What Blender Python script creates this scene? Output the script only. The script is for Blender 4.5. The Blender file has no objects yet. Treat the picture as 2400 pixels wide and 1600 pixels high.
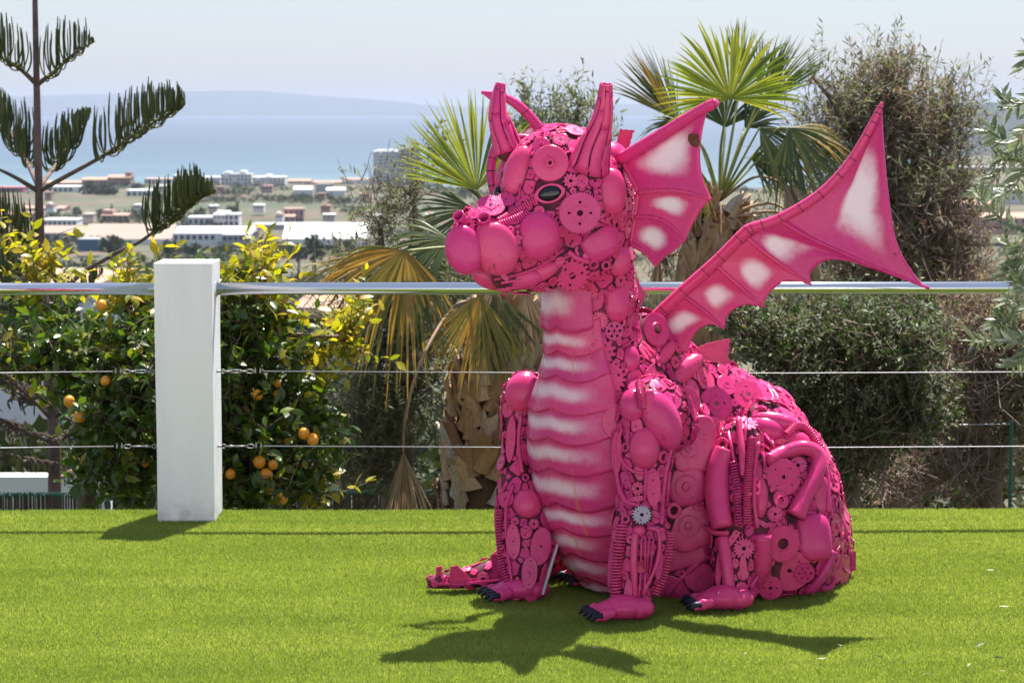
import bpy, bmesh, math, random
import numpy as np
from math import radians, sin, cos, pi, sqrt, atan2
from mathutils import Vector, Matrix, Quaternion
from mathutils.bvhtree import BVHTree

random.seed(7); rng = np.random.default_rng(7)
S = bpy.context.scene
COL = S.collection

# ---------------------------------------------------------------- camera
F = 5667.0; PITCH = radians(5.493); EYE = 1.65
cam_d = bpy.data.cameras.new('camera'); cam = bpy.data.objects.new('camera', cam_d); COL.objects.link(cam)
cam_d.lens = F / 2400 * 36; cam_d.sensor_width = 36; cam_d.clip_start = 0.1; cam_d.clip_end = 90000
cam.location = (0, 0, EYE); cam.rotation_euler = (pi/2 - PITCH, 0, 0)
cam_d.dof.use_dof = True; cam_d.dof.focus_distance = 8.15; cam_d.dof.aperture_fstop = 9.0
S.camera = cam
# ---------------------------------------------------------------- world, sun, exposure
SUN = Vector((0.160, 0.445, 1.02)).normalized()
W = bpy.data.worlds.new('World'); S.world = W; W.use_nodes = True
nt = W.node_tree; bg = nt.nodes['Background']
sky = nt.nodes.new('ShaderNodeTexSky'); sky.sky_type = 'NISHITA'; sky.sun_disc = False
sky.sun_elevation = math.asin(SUN.z); sky.sun_rotation = atan2(SUN.x, SUN.y)
sky.altitude = 60; sky.air_density = 1.0; sky.dust_density = 0.8; sky.ozone_density = 1.2
hazy = nt.nodes.new('ShaderNodeMix'); hazy.data_type = 'RGBA'; hazy.inputs[0].default_value = 0.75     # thin bright haze over the whole sky
nt.links.new(sky.outputs[0], hazy.inputs[6]); hazy.inputs[7].default_value = (1.22, 1.40, 1.88, 1)
nt.links.new(hazy.outputs[2], bg.inputs[0]); bg.inputs[1].default_value = 0.12
sl = bpy.data.lights.new('sun', 'SUN'); sun = bpy.data.objects.new('sun', sl); COL.objects.link(sun)
sl.energy = 5.0; sl.angle = radians(0.55); sl.color = (1, 0.955, 0.88)
sun.rotation_euler = SUN.to_track_quat('Z', 'Y').to_euler(); sun.location = (3, 12, 20)
S.view_settings.view_transform = 'Standard'; S.view_settings.look = 'None'
S.view_settings.gamma = 1; S.view_settings.use_curve_mapping = False
S.view_settings.exposure = 1.35
S.render.engine = 'CYCLES'
S.cycles.max_bounces = 8; S.cycles.diffuse_bounces = 3; S.cycles.glossy_bounces = 3
S.cycles.transmission_bounces = 6; S.cycles.transparent_max_bounces = 6; S.cycles.volume_bounces = 0
S.cycles.use_denoising = True; S.cycles.caustics_reflective = False; S.cycles.caustics_refractive = False

# ---------------------------------------------------------------- helpers
def pt(u, v, Y):
    """world point on depth plane Y seen at photo pixel (u, v)"""
    a = (u - 1200.0); b = (v - 800.0)
    d = Vector((a, F*cos(PITCH) - b*sin(PITCH), -F*sin(PITCH) - b*cos(PITCH)))
    return Vector((0, 0, EYE)) + d * (Y / d.y)
def ray(u, v):
    a = (u - 1200.0); b = (v - 800.0)
    return Vector((a, F*cos(PITCH) - b*sin(PITCH), -F*sin(PITCH) - b*cos(PITCH))).normalized()
def mpp(Y): return Y / F
def tag(o, label=None, cat=None, group=None, kind=None):
    if label: o['label'] = label
    if cat: o['category'] = cat
    if group: o['group'] = group
    if kind: o['kind'] = kind
    return o
def empty(name, loc=(0, 0, 0), label=None, cat=None, group=None):
    o = bpy.data.objects.new(name, None); COL.objects.link(o); o.location = loc; o.empty_display_size = 0.1
    return tag(o, label, cat, group)
def link(name, me, mat=None, parent=None, smooth=False):
    if mat is not None and len(me.materials) == 0: me.materials.append(mat)
    if smooth: me.polygons.foreach_set('use_smooth', np.ones(len(me.polygons), bool))
    o = bpy.data.objects.new(name, me); COL.objects.link(o)
    if parent is not None:
        o.parent = parent; o.matrix_parent_inverse = Matrix.Translation(-Vector(parent.location))
    return o
def npmesh(name, V, Fc):
    """V (n,3), Fc (m,k) int array, k = 3 or 4"""
    V = np.asarray(V, np.float32); Fc = np.asarray(Fc, np.int32)
    me = bpy.data.meshes.new(name); me.vertices.add(len(V)); me.vertices.foreach_set('co', V.ravel())
    m, k = Fc.shape
    me.loops.add(m*k); me.loops.foreach_set('vertex_index', Fc.ravel())
    me.polygons.add(m); me.polygons.foreach_set('loop_start', np.arange(m, dtype=np.int32)*k)
    me.polygons.foreach_set('loop_total', np.full(m, k, np.int32))
    me.update(calc_edges=True); return me
class MB:
    """collects shapes and builds them as one mesh"""
    def __init__(s): s.v = []; s.f = []
    def add(s, vs, fs):
        n = len(s.v); s.v += [tuple(v) for v in vs]; s.f += [tuple(i+n for i in f) for f in fs]; return s
    def box(s, c, h, R=None):
        vs = [Vector((x*h[0], y*h[1], z*h[2])) for x in (-1, 1) for y in (-1, 1) for z in (-1, 1)]
        if R: vs = [R @ v for v in vs]
        return s.add([v + Vector(c) for v in vs], [(0,1,3,2),(4,6,7,5),(0,4,5,1),(2,3,7,6),(0,2,6,4),(1,5,7,3)])
    def quad(s, a, b, c, d): return s.add([a, b, c, d], [(0,1,2,3)])
    def tube(s, pts, rad, n=8, caps=True):
        pts = [Vector(p) for p in pts]
        if not hasattr(rad, '__len__'): rad = [rad]*len(pts)
        T = [(pts[min(i+1, len(pts)-1)] - pts[max(i-1, 0)]).normalized() for i in range(len(pts))]
        a = Vector((0, 0, 1)) if abs(T[0].z) < .9 else Vector((1, 0, 0))
        N = (a - T[0]*a.dot(T[0])).normalized(); vs = []; fs = []
        for i, p in enumerate(pts):
            N = (N - T[i]*N.dot(T[i])).normalized(); B = T[i].cross(N)
            for k in range(n):
                an = 2*pi*k/n; vs.append(p + (N*cos(an) + B*sin(an))*rad[i])
        for i in range(len(pts)-1):
            for k in range(n):
                fs.append((i*n+k, i*n+(k+1) % n, (i+1)*n+(k+1) % n, (i+1)*n+k))
        if caps: fs.append(tuple(range(n-1, -1, -1))); fs.append(tuple((len(pts)-1)*n+k for k in range(n)))
        return s.add(vs, fs)
    def ell(s, c, R, r, nu=16, nv=10):
        """ellipsoid, R a 3x3 rotation"""
        vs = []; fs = []; c = Vector(c)
        for j in range(nv+1):
            th = pi*j/nv
            for i in range(nu):
                ph = 2*pi*i/nu
                vs.append(c + R @ Vector((r[0]*sin(th)*cos(ph), r[1]*sin(th)*sin(ph), r[2]*cos(th))))
        for j in range(nv):
            for i in range(nu):
                a, b = j*nu+i, j*nu+(i+1) % nu
                if j == 0: fs.append((a, a+nu, b+nu))
                elif j == nv-1: fs.append((a, a+nu, b))
                else: fs.append((a, a+nu, b+nu, b))
        return s.add(vs, fs)
    def mesh(s, name): 
        me = bpy.data.meshes.new(name); me.from_pydata(s.v, [], s.f); me.update(); return me
    def build(s, name, mat, parent=None, smooth=False): return link(name, s.mesh(name), mat, parent, smooth)
def catmull(P, n=8):
    P = [Vector(p) for p in P]; Q = [P[0]*2 - P[1]] + P + [P[-1]*2 - P[-2]]; out = []
    for i in range(1, len(Q)-2):
        a, b, c, d = Q[i-1:i+3]
        for k in range(n):
            t = k/n; out.append(.5*((2*b) + (c-a)*t + (2*a-5*b+4*c-d)*t*t + (3*b-a-3*c+d)*t**3))
    return out + [P[-1]]
def frame(n, up=Vector((0, 0, 1)), spin=0.0):
    """rotation whose Z is n"""
    n = Vector(n).normalized(); x = up.cross(n)
    if x.length < 1e-3: x = Vector((1, 0, 0)).cross(n)
    x.normalize(); y = n.cross(x); R = Matrix((x, y, n)).transposed()
    return R @ Matrix.Rotation(spin, 3, 'Z')

# ---------------------------------------------------------------- materials
class N:
    def __init__(s, name):
        s.m = bpy.data.materials.new(name); s.m.use_nodes = True; s.t = s.m.node_tree
        s.b = s.t.nodes['Principled BSDF']; s.out = s.t.nodes['Material Output']
    def n(s, ty, **kw):
        x = s.t.nodes.new(ty)
        for k, v in kw.items():
            if k.startswith('i_'): x.inputs[k[2:].replace('_', ' ')].default_value = v
            else: setattr(x, k, v)
        return x
    def l(s, a, b): s.t.links.new(a, b)
    def coord(s, kind='Object', scale=1.0):
        c = s.n('ShaderNodeTexCoord')
        if scale == 1.0: return c.outputs[kind]
        m = s.n('ShaderNodeMapping'); m.inputs['Scale'].default_value = scale if hasattr(scale, '__len__') else (scale,)*3
        s.l(c.outputs[kind], m.inputs[0]); return m.outputs[0]
    def pos(s, scale=1.0):
        g = s.n('ShaderNodeNewGeometry')
        m = s.n('ShaderNodeMapping'); m.inputs['Scale'].default_value = scale if hasattr(scale, '__len__') else (scale,)*3
        s.l(g.outputs['Position'], m.inputs[0]); return m.outputs[0]
    def noise(s, vec, scale, detail=4, rough=.55, dist=0):
        x = s.n('ShaderNodeTexNoise'); x.inputs['Scale'].default_value = scale; x.inputs['Detail'].default_value = detail
        x.inputs['Roughness'].default_value = rough; x.inputs['Distortion'].default_value = dist
        s.l(vec, x.inputs['Vector']); return x.outputs['Fac']
    def ramp(s, fac, stops, interp='LINEAR'):
        r = s.n('ShaderNodeValToRGB'); e = r.color_ramp.elements; r.color_ramp.interpolation = interp
        while len(e) < len(stops): e.new(0.5)
        for i, (p, c) in enumerate(stops):
            e[i].position = p; e[i].color = (c[0], c[1], c[2], 1) if hasattr(c, '__len__') else (c, c, c, 1)
        s.l(fac, r.inputs[0]); return r.outputs[0]
    def mix(s, fac, a, b, mode='MIX'):
        x = s.n('ShaderNodeMix', data_type='RGBA', blend_type=mode)
        for src, i in ((fac, 0), (a, 6), (b, 7)):
            if hasattr(src, 'is_linked'): s.l(src, x.inputs[i])
            elif i == 0: x.inputs[0].default_value = src
            else: x.inputs[i].default_value = (*src, 1)
        return x.outputs[2]
    def math(s, op, a, b=None, clamp=False):
        x = s.n('ShaderNodeMath', operation=op, use_clamp=clamp)
        for src, i in ((a, 0), (b, 1)):
            if src is None: continue
            if hasattr(src, 'is_linked'): s.l(src, x.inputs[i])
            else: x.inputs[i].default_value = src
        return x.outputs[0]
    def bump(s, h, strength=.3, dist=.01):
        b = s.n('ShaderNodeBump'); b.inputs['Strength'].default_value = strength; b.inputs['Distance'].default_value = dist
        s.l(h, b.inputs['Height']); s.l(b.outputs[0], s.b.inputs['Normal']); return b
    def set(s, **kw):
        for k, v in kw.items():
            i = s.b.inputs[k.replace('_', ' ')]
            if hasattr(v, 'is_linked'): s.l(v, i)
            else: i.default_value = (*v, 1) if hasattr(v, '__len__') and len(v) == 3 and 'Color' in k else v
        return s

def flat(name, col, rough=.7, var=.25, scale=6, metal=0, bump=.15, space='Object'):
    n = N(name); c = n.coord(space); f = n.noise(c, scale, 5)
    n.set(Base_Color=n.ramp(f, [(.3, [x*(1-var) for x in col]), (.7, [min(1, x*(1+var)) for x in col])]), Roughness=rough, Metallic=metal)
    if bump: n.bump(n.noise(c, scale*6, 4), bump, .01)
    return n.m
def leafmat(name, cols, trans=.45, rough=.4, spec=.5, tint=(1.25, 1.3, .55)):
    """cols: list of (pos, colour) over the per-leaf random value; transmitted light is yellower than reflected light"""
    n = N(name); g = n.n('ShaderNodeNewGeometry'); oi = n.n('ShaderNodeObjectInfo')
    r = n.math('FRACT', n.math('ADD', g.outputs['Random Per Island'], oi.outputs['Random']))
    c = n.ramp(r, cols)
    c = n.mix(n.math('MULTIPLY', n.noise(n.coord('Object'), 40, 2), .35), c, [x*.5 for x in cols[0][1]])
    n.set(Base_Color=c, Roughness=rough); n.b.inputs['Specular IOR Level'].default_value = spec
    tr = n.n('ShaderNodeBsdfTranslucent'); mx = n.n('ShaderNodeMixShader'); mx.inputs[0].default_value = trans
    n.l(n.mix(1.0, c, tint, 'MULTIPLY'), tr.inputs[0])
    n.l(n.b.outputs[0], mx.inputs[1]); n.l(tr.outputs[0], mx.inputs[2]); n.l(mx.outputs[0], n.out.inputs[0])
    return n.m

# ---------------------------------------------------------------- foliage generators
LEAF6 = (np.array([(0,0,0), (-.5,.35,.10), (0,.38,0), (.5,.35,.10), (0,1,-.06)]), np.array([(0,2,1),(0,3,2),(1,2,4),(2,3,4)]))
LEAF8 = (np.array([(0,0,0), (-.38,.22,.10), (0,.24,.02), (.38,.22,.10), (-.46,.58,.07), (0,.6,-.02), (.46,.58,.07), (0,1,-.16)]),
         np.array([(0,2,1),(0,3,2),(1,2,5),(1,5,4),(2,3,6),(2,6,5),(4,5,7),(5,6,7)]))
LEAF4 = (np.array([(0,0,0), (-.5,.45,.05), (.5,.45,.05), (0,1,0)]), np.array([(0,2,1),(1,2,3)]))
def unit(a): return a / np.maximum(np.linalg.norm(a, axis=-1, keepdims=True), 1e-9)
def leaves_mesh(name, P, D, Nn, L, Wd, tpl=LEAF6):
    """P pos, D direction, Nn approximate normal, L lengths, Wd widths"""
    tv, tf = tpl; D = unit(D); X = unit(np.cross(D, Nn)); Z = np.cross(X, D)
    n = len(P); k = len(tv)
    V = (P[:, None] + tv[None, :, 0, None]*X[:, None]*Wd[:, None, None] + tv[None, :, 1, None]*D[:, None]*L[:, None, None]
         + tv[None, :, 2, None]*Z[:, None]*Wd[:, None, None])
    Fc = tf[None] + (np.arange(n)*k)[:, None, None]
    return npmesh(name, V.reshape(-1, 3), Fc.reshape(-1, tf.shape[1]))
def in_ell(n, c, r):
    p = rng.normal(size=(n, 3)); p = unit(p) * rng.random((n, 1))**(1/2.2); return np.array(c) + p*np.array(r)
def tubes_mesh(name, A, Bp, ra, rb, sides=3, bend=0.0):
    """many thin tapering twigs from A to Bp (n,3), each with one mid station"""
    n = len(A); ax = unit(Bp-A); h = unit(np.cross(ax, rng.normal(size=(n, 3)))); k = np.cross(ax, h)
    mid = (A+Bp)/2 + (h*rng.normal(size=(n, 1)) + np.array([0, 0, -1.])*.5)*bend*np.linalg.norm(Bp-A, axis=1, keepdims=True)
    V = []
    for c, r in ((A, ra), (mid, (ra+rb)/2), (Bp, rb)):
        for i in range(sides):
            a = 2*pi*i/sides; V.append(c + (h*cos(a)+k*sin(a))*np.asarray(r).reshape(-1, 1))
    V = np.stack(V, 1)
    fs = [(s*sides+i, s*sides+(i+1) % sides, (s+1)*sides+(i+1) % sides, (s+1)*sides+i) for s in (0, 1) for i in range(sides)]
    Fc = np.array(fs)[None] + (np.arange(n)*sides*3)[:, None, None]
    return npmesh(name, V.reshape(-1, 3), Fc.reshape(-1, 4))
def pxell(u, v, Y, ru, rv, ry):
    c = pt(u, v, Y); return (tuple(c), (ru*mpp(Y), ry, rv*mpp(Y)))
def shoots(ells, per_m, nl, L, spread, up=.6):
    """clusters of leaves on shoots inside ellipsoids -> arrays P, D, N, tips base"""
    C = []; 
    for (c, r, n) in ells: C.append(in_ell(n, c, r))
    C = np.concatenate(C); n = len(C)
    ax = unit(rng.normal(size=(n, 3)) + np.array([0, 0, up]))
    ln = spread*(0.6+.8*rng.random(n))
    t = np.tile(np.linspace(0, 1, nl), (n, 1)) + rng.normal(size=(n, nl))*.04
    P = C[:, None] + ax[:, None]*(t*ln[:, None])[..., None]
    s = unit(rng.normal(size=(n, nl, 3))); s -= (s*ax[:, None]).sum(-1, keepdims=True)*ax[:, None]
    D = unit(unit(s) + ax[:, None]*(.35+.5*t[..., None]) + np.array([0, 0, -.15]))
    return C, ax, ln, P.reshape(-1, 3), D.reshape(-1, 3)
# ================================================================ THE SETTING
def smooth(a, b, x): t = min(1, max(0, (x-a)/(b-a))); return t*t*(3-2*t)
# --- terrain: garden slope, coastal plain, shore
def shore(q):   # shoreline distance as a function of X/Y
    return 1960 + 90*sin(q*40) + 40*sin(q*97+1) - 130*smooth(-.155, -.21, q) + 1100*smooth(.13, .19, q)
PROF = [(9.9,-1.7),(16,-1.9),(24,-2.5),(50,-7),(120,-19),(250,-33),(500,-47),(760,-56.5),(1000,-57.2),(6000,-57.2)]
def prof(Y):
    for (a, za), (b, zb) in zip(PROF, PROF[1:]):
        if Y <= b: return za + (zb-za)*(Y-a)/(b-a)
    return PROF[-1][1]
from mathutils import noise as mn
def ground_z(X, Y):
    q = X/Y; z = prof(Y); a = .08*min(Y, 300)**.55 if Y > 16 else .05
    z += mn.noise(Vector((X*.02, Y*.012, 3)))*a*2.0*(1-smooth(600, 900, Y)*.75)
    return z + (-64 - z)*smooth(shore(q)-25, shore(q)+35, Y)
ys = [9.93]; 
while ys[-1] < 4200: ys.append(ys[-1]*1.022 + .05)
V = []; nx = 120
for Y in ys:
    hw = .75*Y + 22
    for i in range(nx+1):
        X = -hw + 2*hw*i/nx; V.append((X, Y, ground_z(X, Y)))
Fc = [(j*(nx+1)+i, j*(nx+1)+i+1, (j+1)*(nx+1)+i+1, (j+1)*(nx+1)+i) for j in range(len(ys)-1) for i in range(nx)]
n = N('terrain_soil'); pz = n.pos()
big = n.noise(n.pos((.006, .016, .01)), 1.0, 3, .5); fine = n.noise(n.pos((.05, .09, .05)), 1, 5, .6); tiny = n.noise(pz, 1.3, 4)
c = n.ramp(big, [(.30, (.035, .050, .020)), (.42, (.05, .065, .028)), (.47, (.12, .10, .06)), (.50, (.04, .055, .024)), (.57, (.13, .055, .04)), (.60, (.04, .06, .024)), (.70, (.06, .065, .032))])
c = n.mix(n.ramp(fine, [(.50, 0.0), (.68, .5)]), c, (.19, .15, .105))
c = n.mix(n.ramp(tiny, [(.4, 0.0), (.7, .5)]), c, (.05, .055, .025))
n.set(Base_Color=c, Roughness=.95); n.bump(tiny, .5, .1)
terrain = link('hillside_terrain', npmesh('hillside_terrain', V, Fc), n.m, None, True); tag(terrain, kind='structure')
# --- sea
n = N('sea_water'); g = n.n('ShaderNodeNewGeometry'); sx = n.n('ShaderNodeSeparateXYZ'); n.l(g.outputs['Position'], sx.inputs[0])
dist = n.math('DIVIDE', n.math('SUBTRACT', sx.outputs[1], 1950), 5000, True)
wob = n.math('MULTIPLY', n.math('SUBTRACT', n.noise(n.pos((.0004, .0022, 1)), 1, 4), .5), .35)
c = n.ramp(n.math('ADD', dist, wob, True), [(0, (.085, .15, .17)), (.12, (.055, .10, .14)), (.45, (.042, .072, .115)), (1, (.045, .073, .115))])
n.set(Base_Color=c, Roughness=.42); n.b.inputs['IOR'].default_value = 1.33
n.bump(n.noise(n.pos((.03, .08, .1)), 1, 6, .7), .6, 1.2)
V = []; 
sy = [1500, 2500, 4000, 8000, 15000, 27000]
for Y in sy:
    for i in range(9): V.append((-30000 + 7500*i, Y, -60))
Fc = [(j*9+i, j*9+i+1, (j+1)*9+i+1, (j+1)*9+i) for j in range(len(sy)-1) for i in range(8)]
sea = link('sea', npmesh('sea', V, Fc), n.m); tag(sea, kind='structure')
# --- far island and near headland
def ridge(name, prof_px, D, depth, col, base=-60):
    """prof_px: list of (u, v) along the skyline at distance D"""
    V = []; m = len(prof_px); P = []
    for u, v in prof_px:
        p = pt(u, v, D); P.append(p)
    cols = [(-.5, 0), (-.34, .35), (-.2, .68), (-.08, .9), (0, 1), (.2, .8), (.5, 0)]
    for (dy, h) in cols:
        for i, p in enumerate(P):
            jit = mn.noise(Vector((i*.7, dy*9, 2)))*.06*h
            V.append((p.x*(1+dy*depth/D), D + dy*depth, base - 1 + (p.z-base)*(h+jit if h not in (0, 1) else h)))
    Fc = [(j*m+i, j*m+i+1, (j+1)*m+i+1, (j+1)*m+i) for j in range(len(cols)-1) for i in range(m-1)]
    n = N(name+'_rock'); s = 60/D
    n.set(Base_Color=n.ramp(n.noise(n.pos(s), 1, 6), [(.35, [x*.9 for x in col]), (.65, [x*1.1 for x in col])]), Roughness=.95)
    return tag(link(name, npmesh(name, V, Fc), n.m, None, True), kind='structure')
sk = [(-1500,240),(-700,236),(-100,232),(60,225),(200,221),(330,218),(430,215),(520,213),(590,213),(680,219),(760,225),(850,231),(930,238),(1000,246),(1060,250),(1250,252),(1400,247),(1480,243),(1700,241),(2000,240),(2600,246),(3600,262)]
sk2 = []
for (a, b) in zip(sk, sk[1:]):
    for k in range(5): t = k/5; sk2.append((a[0]+(b[0]-a[0])*t, a[1]+(b[1]-a[1])*t + mn.noise(Vector((a[0]*.01+t*3, 0, 0)))*1.6))
ridge('far_island', sk2, 22000, 3500, (.03, .04, .055))
hp = [(1740,430),(1820,410),(1890,380),(1960,340),(2040,300),(2120,270),(2200,249),(2270,243),(2330,238),(2400,238),(2500,234),(2620,240),(2760,232),(2900,240),(3200,246),(3600,254),(4100,268),(4700,300),(5300,350),(5700,390)]
hp2 = []
for (a, b) in zip(hp, hp[1:]):
    for k in range(4): t = k/4; hp2.append((a[0]+(b[0]-a[0])*t, a[1]+(b[1]-a[1])*t + mn.noise(Vector((a[0]*.03+t*5, 0, 0)))*3))
ridge('headland_hill', hp2, 3500, 900, (.018, .030, .036), -58)
# --- air
hz = MB().box((0, 14000, 35), (42000, 15500, 101)); n = N('air_haze'); n.t.nodes.remove(n.b)
pv = n.n('ShaderNodeVolumePrincipled'); pv.inputs['Color'].default_value = (.49, .57, .74, 1); pv.inputs['Density'].default_value = 5.5e-5
pv.inputs['Anisotropy'].default_value = 0.2
n.l(pv.outputs[0], n.out.inputs['Volume']); n.m.cycles.homogeneous_volume = True
haze = hz.build('haze', n.m); tag(haze, kind='stuff'); haze.display_type = 'WIRE'

# --- lawn
TE = 9.95; TZ = -.022
def edge_y(X): return TE + .014*X
lawn = MB(); n = N('turf_backing')
n.set(Base_Color=n.ramp(n.noise(n.pos(), 90, 3), [(.3, (.035, .055, .01)), (.7, (.07, .11, .02))]), Roughness=.9)
Lx = 9.0
lawn.add([(-Lx, 5.204, TZ), (Lx, 5.204, TZ), (Lx, edge_y(Lx), TZ), (-Lx, edge_y(-Lx), TZ), (-Lx, 5.204, -2.2), (Lx, 5.204, -2.2), (Lx, edge_y(Lx), -2.2), (-Lx, edge_y(-Lx), -2.2)],
         [(0,1,2,3),(3,2,6,7),(0,4,5,1),(0,3,7,4),(1,5,6,2)])
tag(lawn.build('lawn_terrace', n.m), kind='structure')
n = N('patio_stone'); n.set(Base_Color=n.ramp(n.noise(n.pos(), 3, 5), [(.3, (.52, .50, .46)), (.7, (.66, .64, .60))]), Roughness=.8)
tag(MB().box((0, -4.4, -1.11), (12, 9.6, 1.115)).build('patio', n.m), kind='structure')  # unseen paving, added for bounced sunlight and the rail's reflection
n = N('turf_blade'); g = n.n('ShaderNodeNewGeometry')
c = n.ramp(g.outputs['Random Per Island'], [(0, (.14, .21, .035)), (.35, (.24, .33, .06)), (.7, (.36, .42, .09)), (.93, (.46, .48, .16)), (.96, (.42, .40, .2))])
patch = n.noise(n.pos((.7, 3.2, 1)), 1, 5); c = n.mix(n.ramp(patch, [(.38, 0.0), (.62, .42)]), c, (.13, .215, .03))
n.set(Base_Color=c, Roughness=.38); n.b.inputs['Specular IOR Level'].default_value = .35
tr = n.n('ShaderNodeBsdfTranslucent'); mx = n.n('ShaderNodeMixShader'); mx.inputs[0].default_value = .5
n.l(n.mix(1.0, c, (1.3, 1.3, .7), 'MULTIPLY'), tr.inputs[0]); n.l(n.b.outputs[0], mx.inputs[1]); n.l(tr.outputs[0], mx.inputs[2]); n.l(mx.outputs[0], n.out.inputs[0])
turf_m = n.m
def blade_patch(name, nb, size):
    P = np.column_stack([(rng.random(nb)-.5)*size, (rng.random(nb)-.5)*size, np.zeros(nb)])
    D = rng.normal(size=(nb, 3))*.6; D[:, 2] = 1; D[:, 0] += .1
    Nn = rng.normal(size=(nb, 3)); Nn[:, 2] *= .2
    L = .012 + .010*rng.random(nb); Wd = .0014 + .0009*rng.random(nb)
    tv = np.array([(-.5,0,0),(.5,0,0),(-.42,.6,.4),(.42,.6,.4),(0,1,1.6)]); tf = np.array([(0,1,3),(0,3,2),(2,3,4)])
    me = leaves_mesh(name, P, D, Nn, L, Wd, (tv, tf)); me.materials.append(turf_m); return me
pm = blade_patch('turf_patch', 38000, .52)
pts = []
for iy in range(10):
    for ix in range(30):
        X = -7.25 + ix*.5; Y = edge_y(X) - .26 - iy*.5; 
        if Y > 5.45 and abs(X) < .30*Y + 1.3: pts.append((X, Y + mn.noise(Vector((X*1.7, 0, 0)))*.008*(iy == 0), TZ + .004 + mn.noise(Vector((X*.8, Y*.8, 4)))*.008))
gm = bpy.data.meshes.new('turf_points'); gm.from_pydata(pts, [], []); turf = bpy.data.objects.new('turf_blades', gm); COL.objects.link(turf)
tag(turf, 'short bright green artificial turf blades covering the terrace', 'artificial turf', kind='stuff')
src = bpy.data.objects.new('turf_patch_source', pm)          # datablock only, never linked: instanced by the node group below
ng = bpy.data.node_groups.new('turf_scatter', 'GeometryNodeTree')
ng.interface.new_socket('Geometry', in_out='INPUT', socket_type='NodeSocketGeometry'); ng.interface.new_socket('Geometry', in_out='OUTPUT', socket_type='NodeSocketGeometry')
gi = ng.nodes.new('NodeGroupInput'); go = ng.nodes.new('NodeGroupOutput'); oi = ng.nodes.new('GeometryNodeObjectInfo'); oi.inputs['Object'].default_value = src
ip = ng.nodes.new('GeometryNodeInstanceOnPoints'); rv = ng.nodes.new('FunctionNodeRandomValue'); rv.data_type = 'INT'; rv.inputs[4].default_value = 0; rv.inputs[5].default_value = 3
mm = ng.nodes.new('ShaderNodeMath'); mm.operation = 'MULTIPLY'; mm.inputs[1].default_value = pi/2; cx = ng.nodes.new('ShaderNodeCombineXYZ')
ng.links.new(rv.outputs[2], mm.inputs[0]); ng.links.new(mm.outputs[0], cx.inputs[2]); ng.links.new(cx.outputs[0], ip.inputs['Rotation'])
ng.links.new(gi.outputs[0], ip.inputs['Points']); ng.links.new(oi.outputs['Geometry'], ip.inputs['Instance']); ng.links.new(ip.outputs[0], go.inputs[0])
md = turf.modifiers.new('scatter', 'NODES'); md.node_group = ng

# ================================================================ THE TERRACE FENCE
M = {}
n = N('white_masonry_paint'); c = n.coord('Object'); st = n.noise(n.coord('Object', (9, 9, 1.2)), 1, 5); sz = n.n('ShaderNodeSeparateXYZ'); n.l(n.pos(), sz.inputs[0])
dirt = n.math('MULTIPLY', n.ramp(sz.outputs[2], [(.02, 1.0), (.10, 0.0)]), n.ramp(n.noise(n.pos(22), 1, 4), [(.35, 0.0), (.65, .5)]))
cc = n.mix(dirt, n.ramp(st, [(.3, (.76, .77, .79)), (.6, (.83, .84, .85))]), (.40, .38, .30)); cc = n.mix(n.ramp(n.noise(n.pos(9), 1, 6, .7), [(.66, 0.0), (.74, .25)]), cc, (.55, .54, .52))
n.set(Base_Color=cc, Roughness=.75)
n.bump(n.math('ADD', n.noise(c, 14, 5), n.math('MULTIPLY', n.noise(n.coord('Object', (30, 30, 160)), 1, 2), .3)), .12, .01); M['white'] = n.m
n = N('polished_steel'); n.set(Base_Color=(.72, .72, .73), Metallic=1.0, Roughness=.13); n.bump(n.noise(n.coord('Object', (2, 60, 60)), 1, 2), .02, .002); M['steel'] = n.m
n = N('wire_steel'); n.set(Base_Color=(.30, .29, .31), Metallic=.35, Roughness=.5); M['wire'] = n.m
FY = 9.80
def fy(X): return FY + .017*X
def post(u0, u1, label, v_top=617, v_bot=1216):
    a = pt(u0, v_top, 9.66); b = pt(u1, v_top, 9.66); w = (b.x-a.x)/2; cx = (a.x+b.x)/2; h = a.z
    root = empty('fence_post', (cx, 9.66+.13, 0), label, 'fence post', 'white masonry posts of the terrace railing')
    m = MB(); bv = .004; dd = .13
    prof = [(-w,-dd),(w,-dd),(w,dd),(-w,dd)]
    bm = bmesh.new(); vs = [bm.verts.new((cx+x*k+jx, 9.79+y*k, z)) for z, k, jx in ((-.02, 1.0, 0), (h*.3, 1.0, .001), (h*.7, 1.004, -.001), (h, 1.01, 0)) for x, y in prof]
    for j in range(3):
        for i in range(4): bm.faces.new((vs[j*4+i], vs[j*4+(i+1) % 4], vs[(j+1)*4+(i+1) % 4], vs[(j+1)*4+i]))
    bm.faces.new(vs[:4][::-1]); bm.faces.new(vs[12:])
    bmesh.ops.bevel(bm, geom=[e for e in bm.edges if e.calc_length() > .15 and len(e.link_faces) == 2 and e.calc_face_angle(0) > .5], offset=bv, segments=2, affect='EDGES')
    me = bpy.data.meshes.new('shaft'); bm.to_mesh(me); bm.free(); link('shaft', me, M['white'], root)
    return cx, w
pc, pw = post(361, 496, 'square white masonry post standing on the turf left of the dragon')
pcR, pwR = post(3120, 3255, 'square white post at the end of the railing beyond the right edge')
pcL, pwL = post(-1750, -1615, 'square white post at the end of the railing beyond the left edge')
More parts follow.
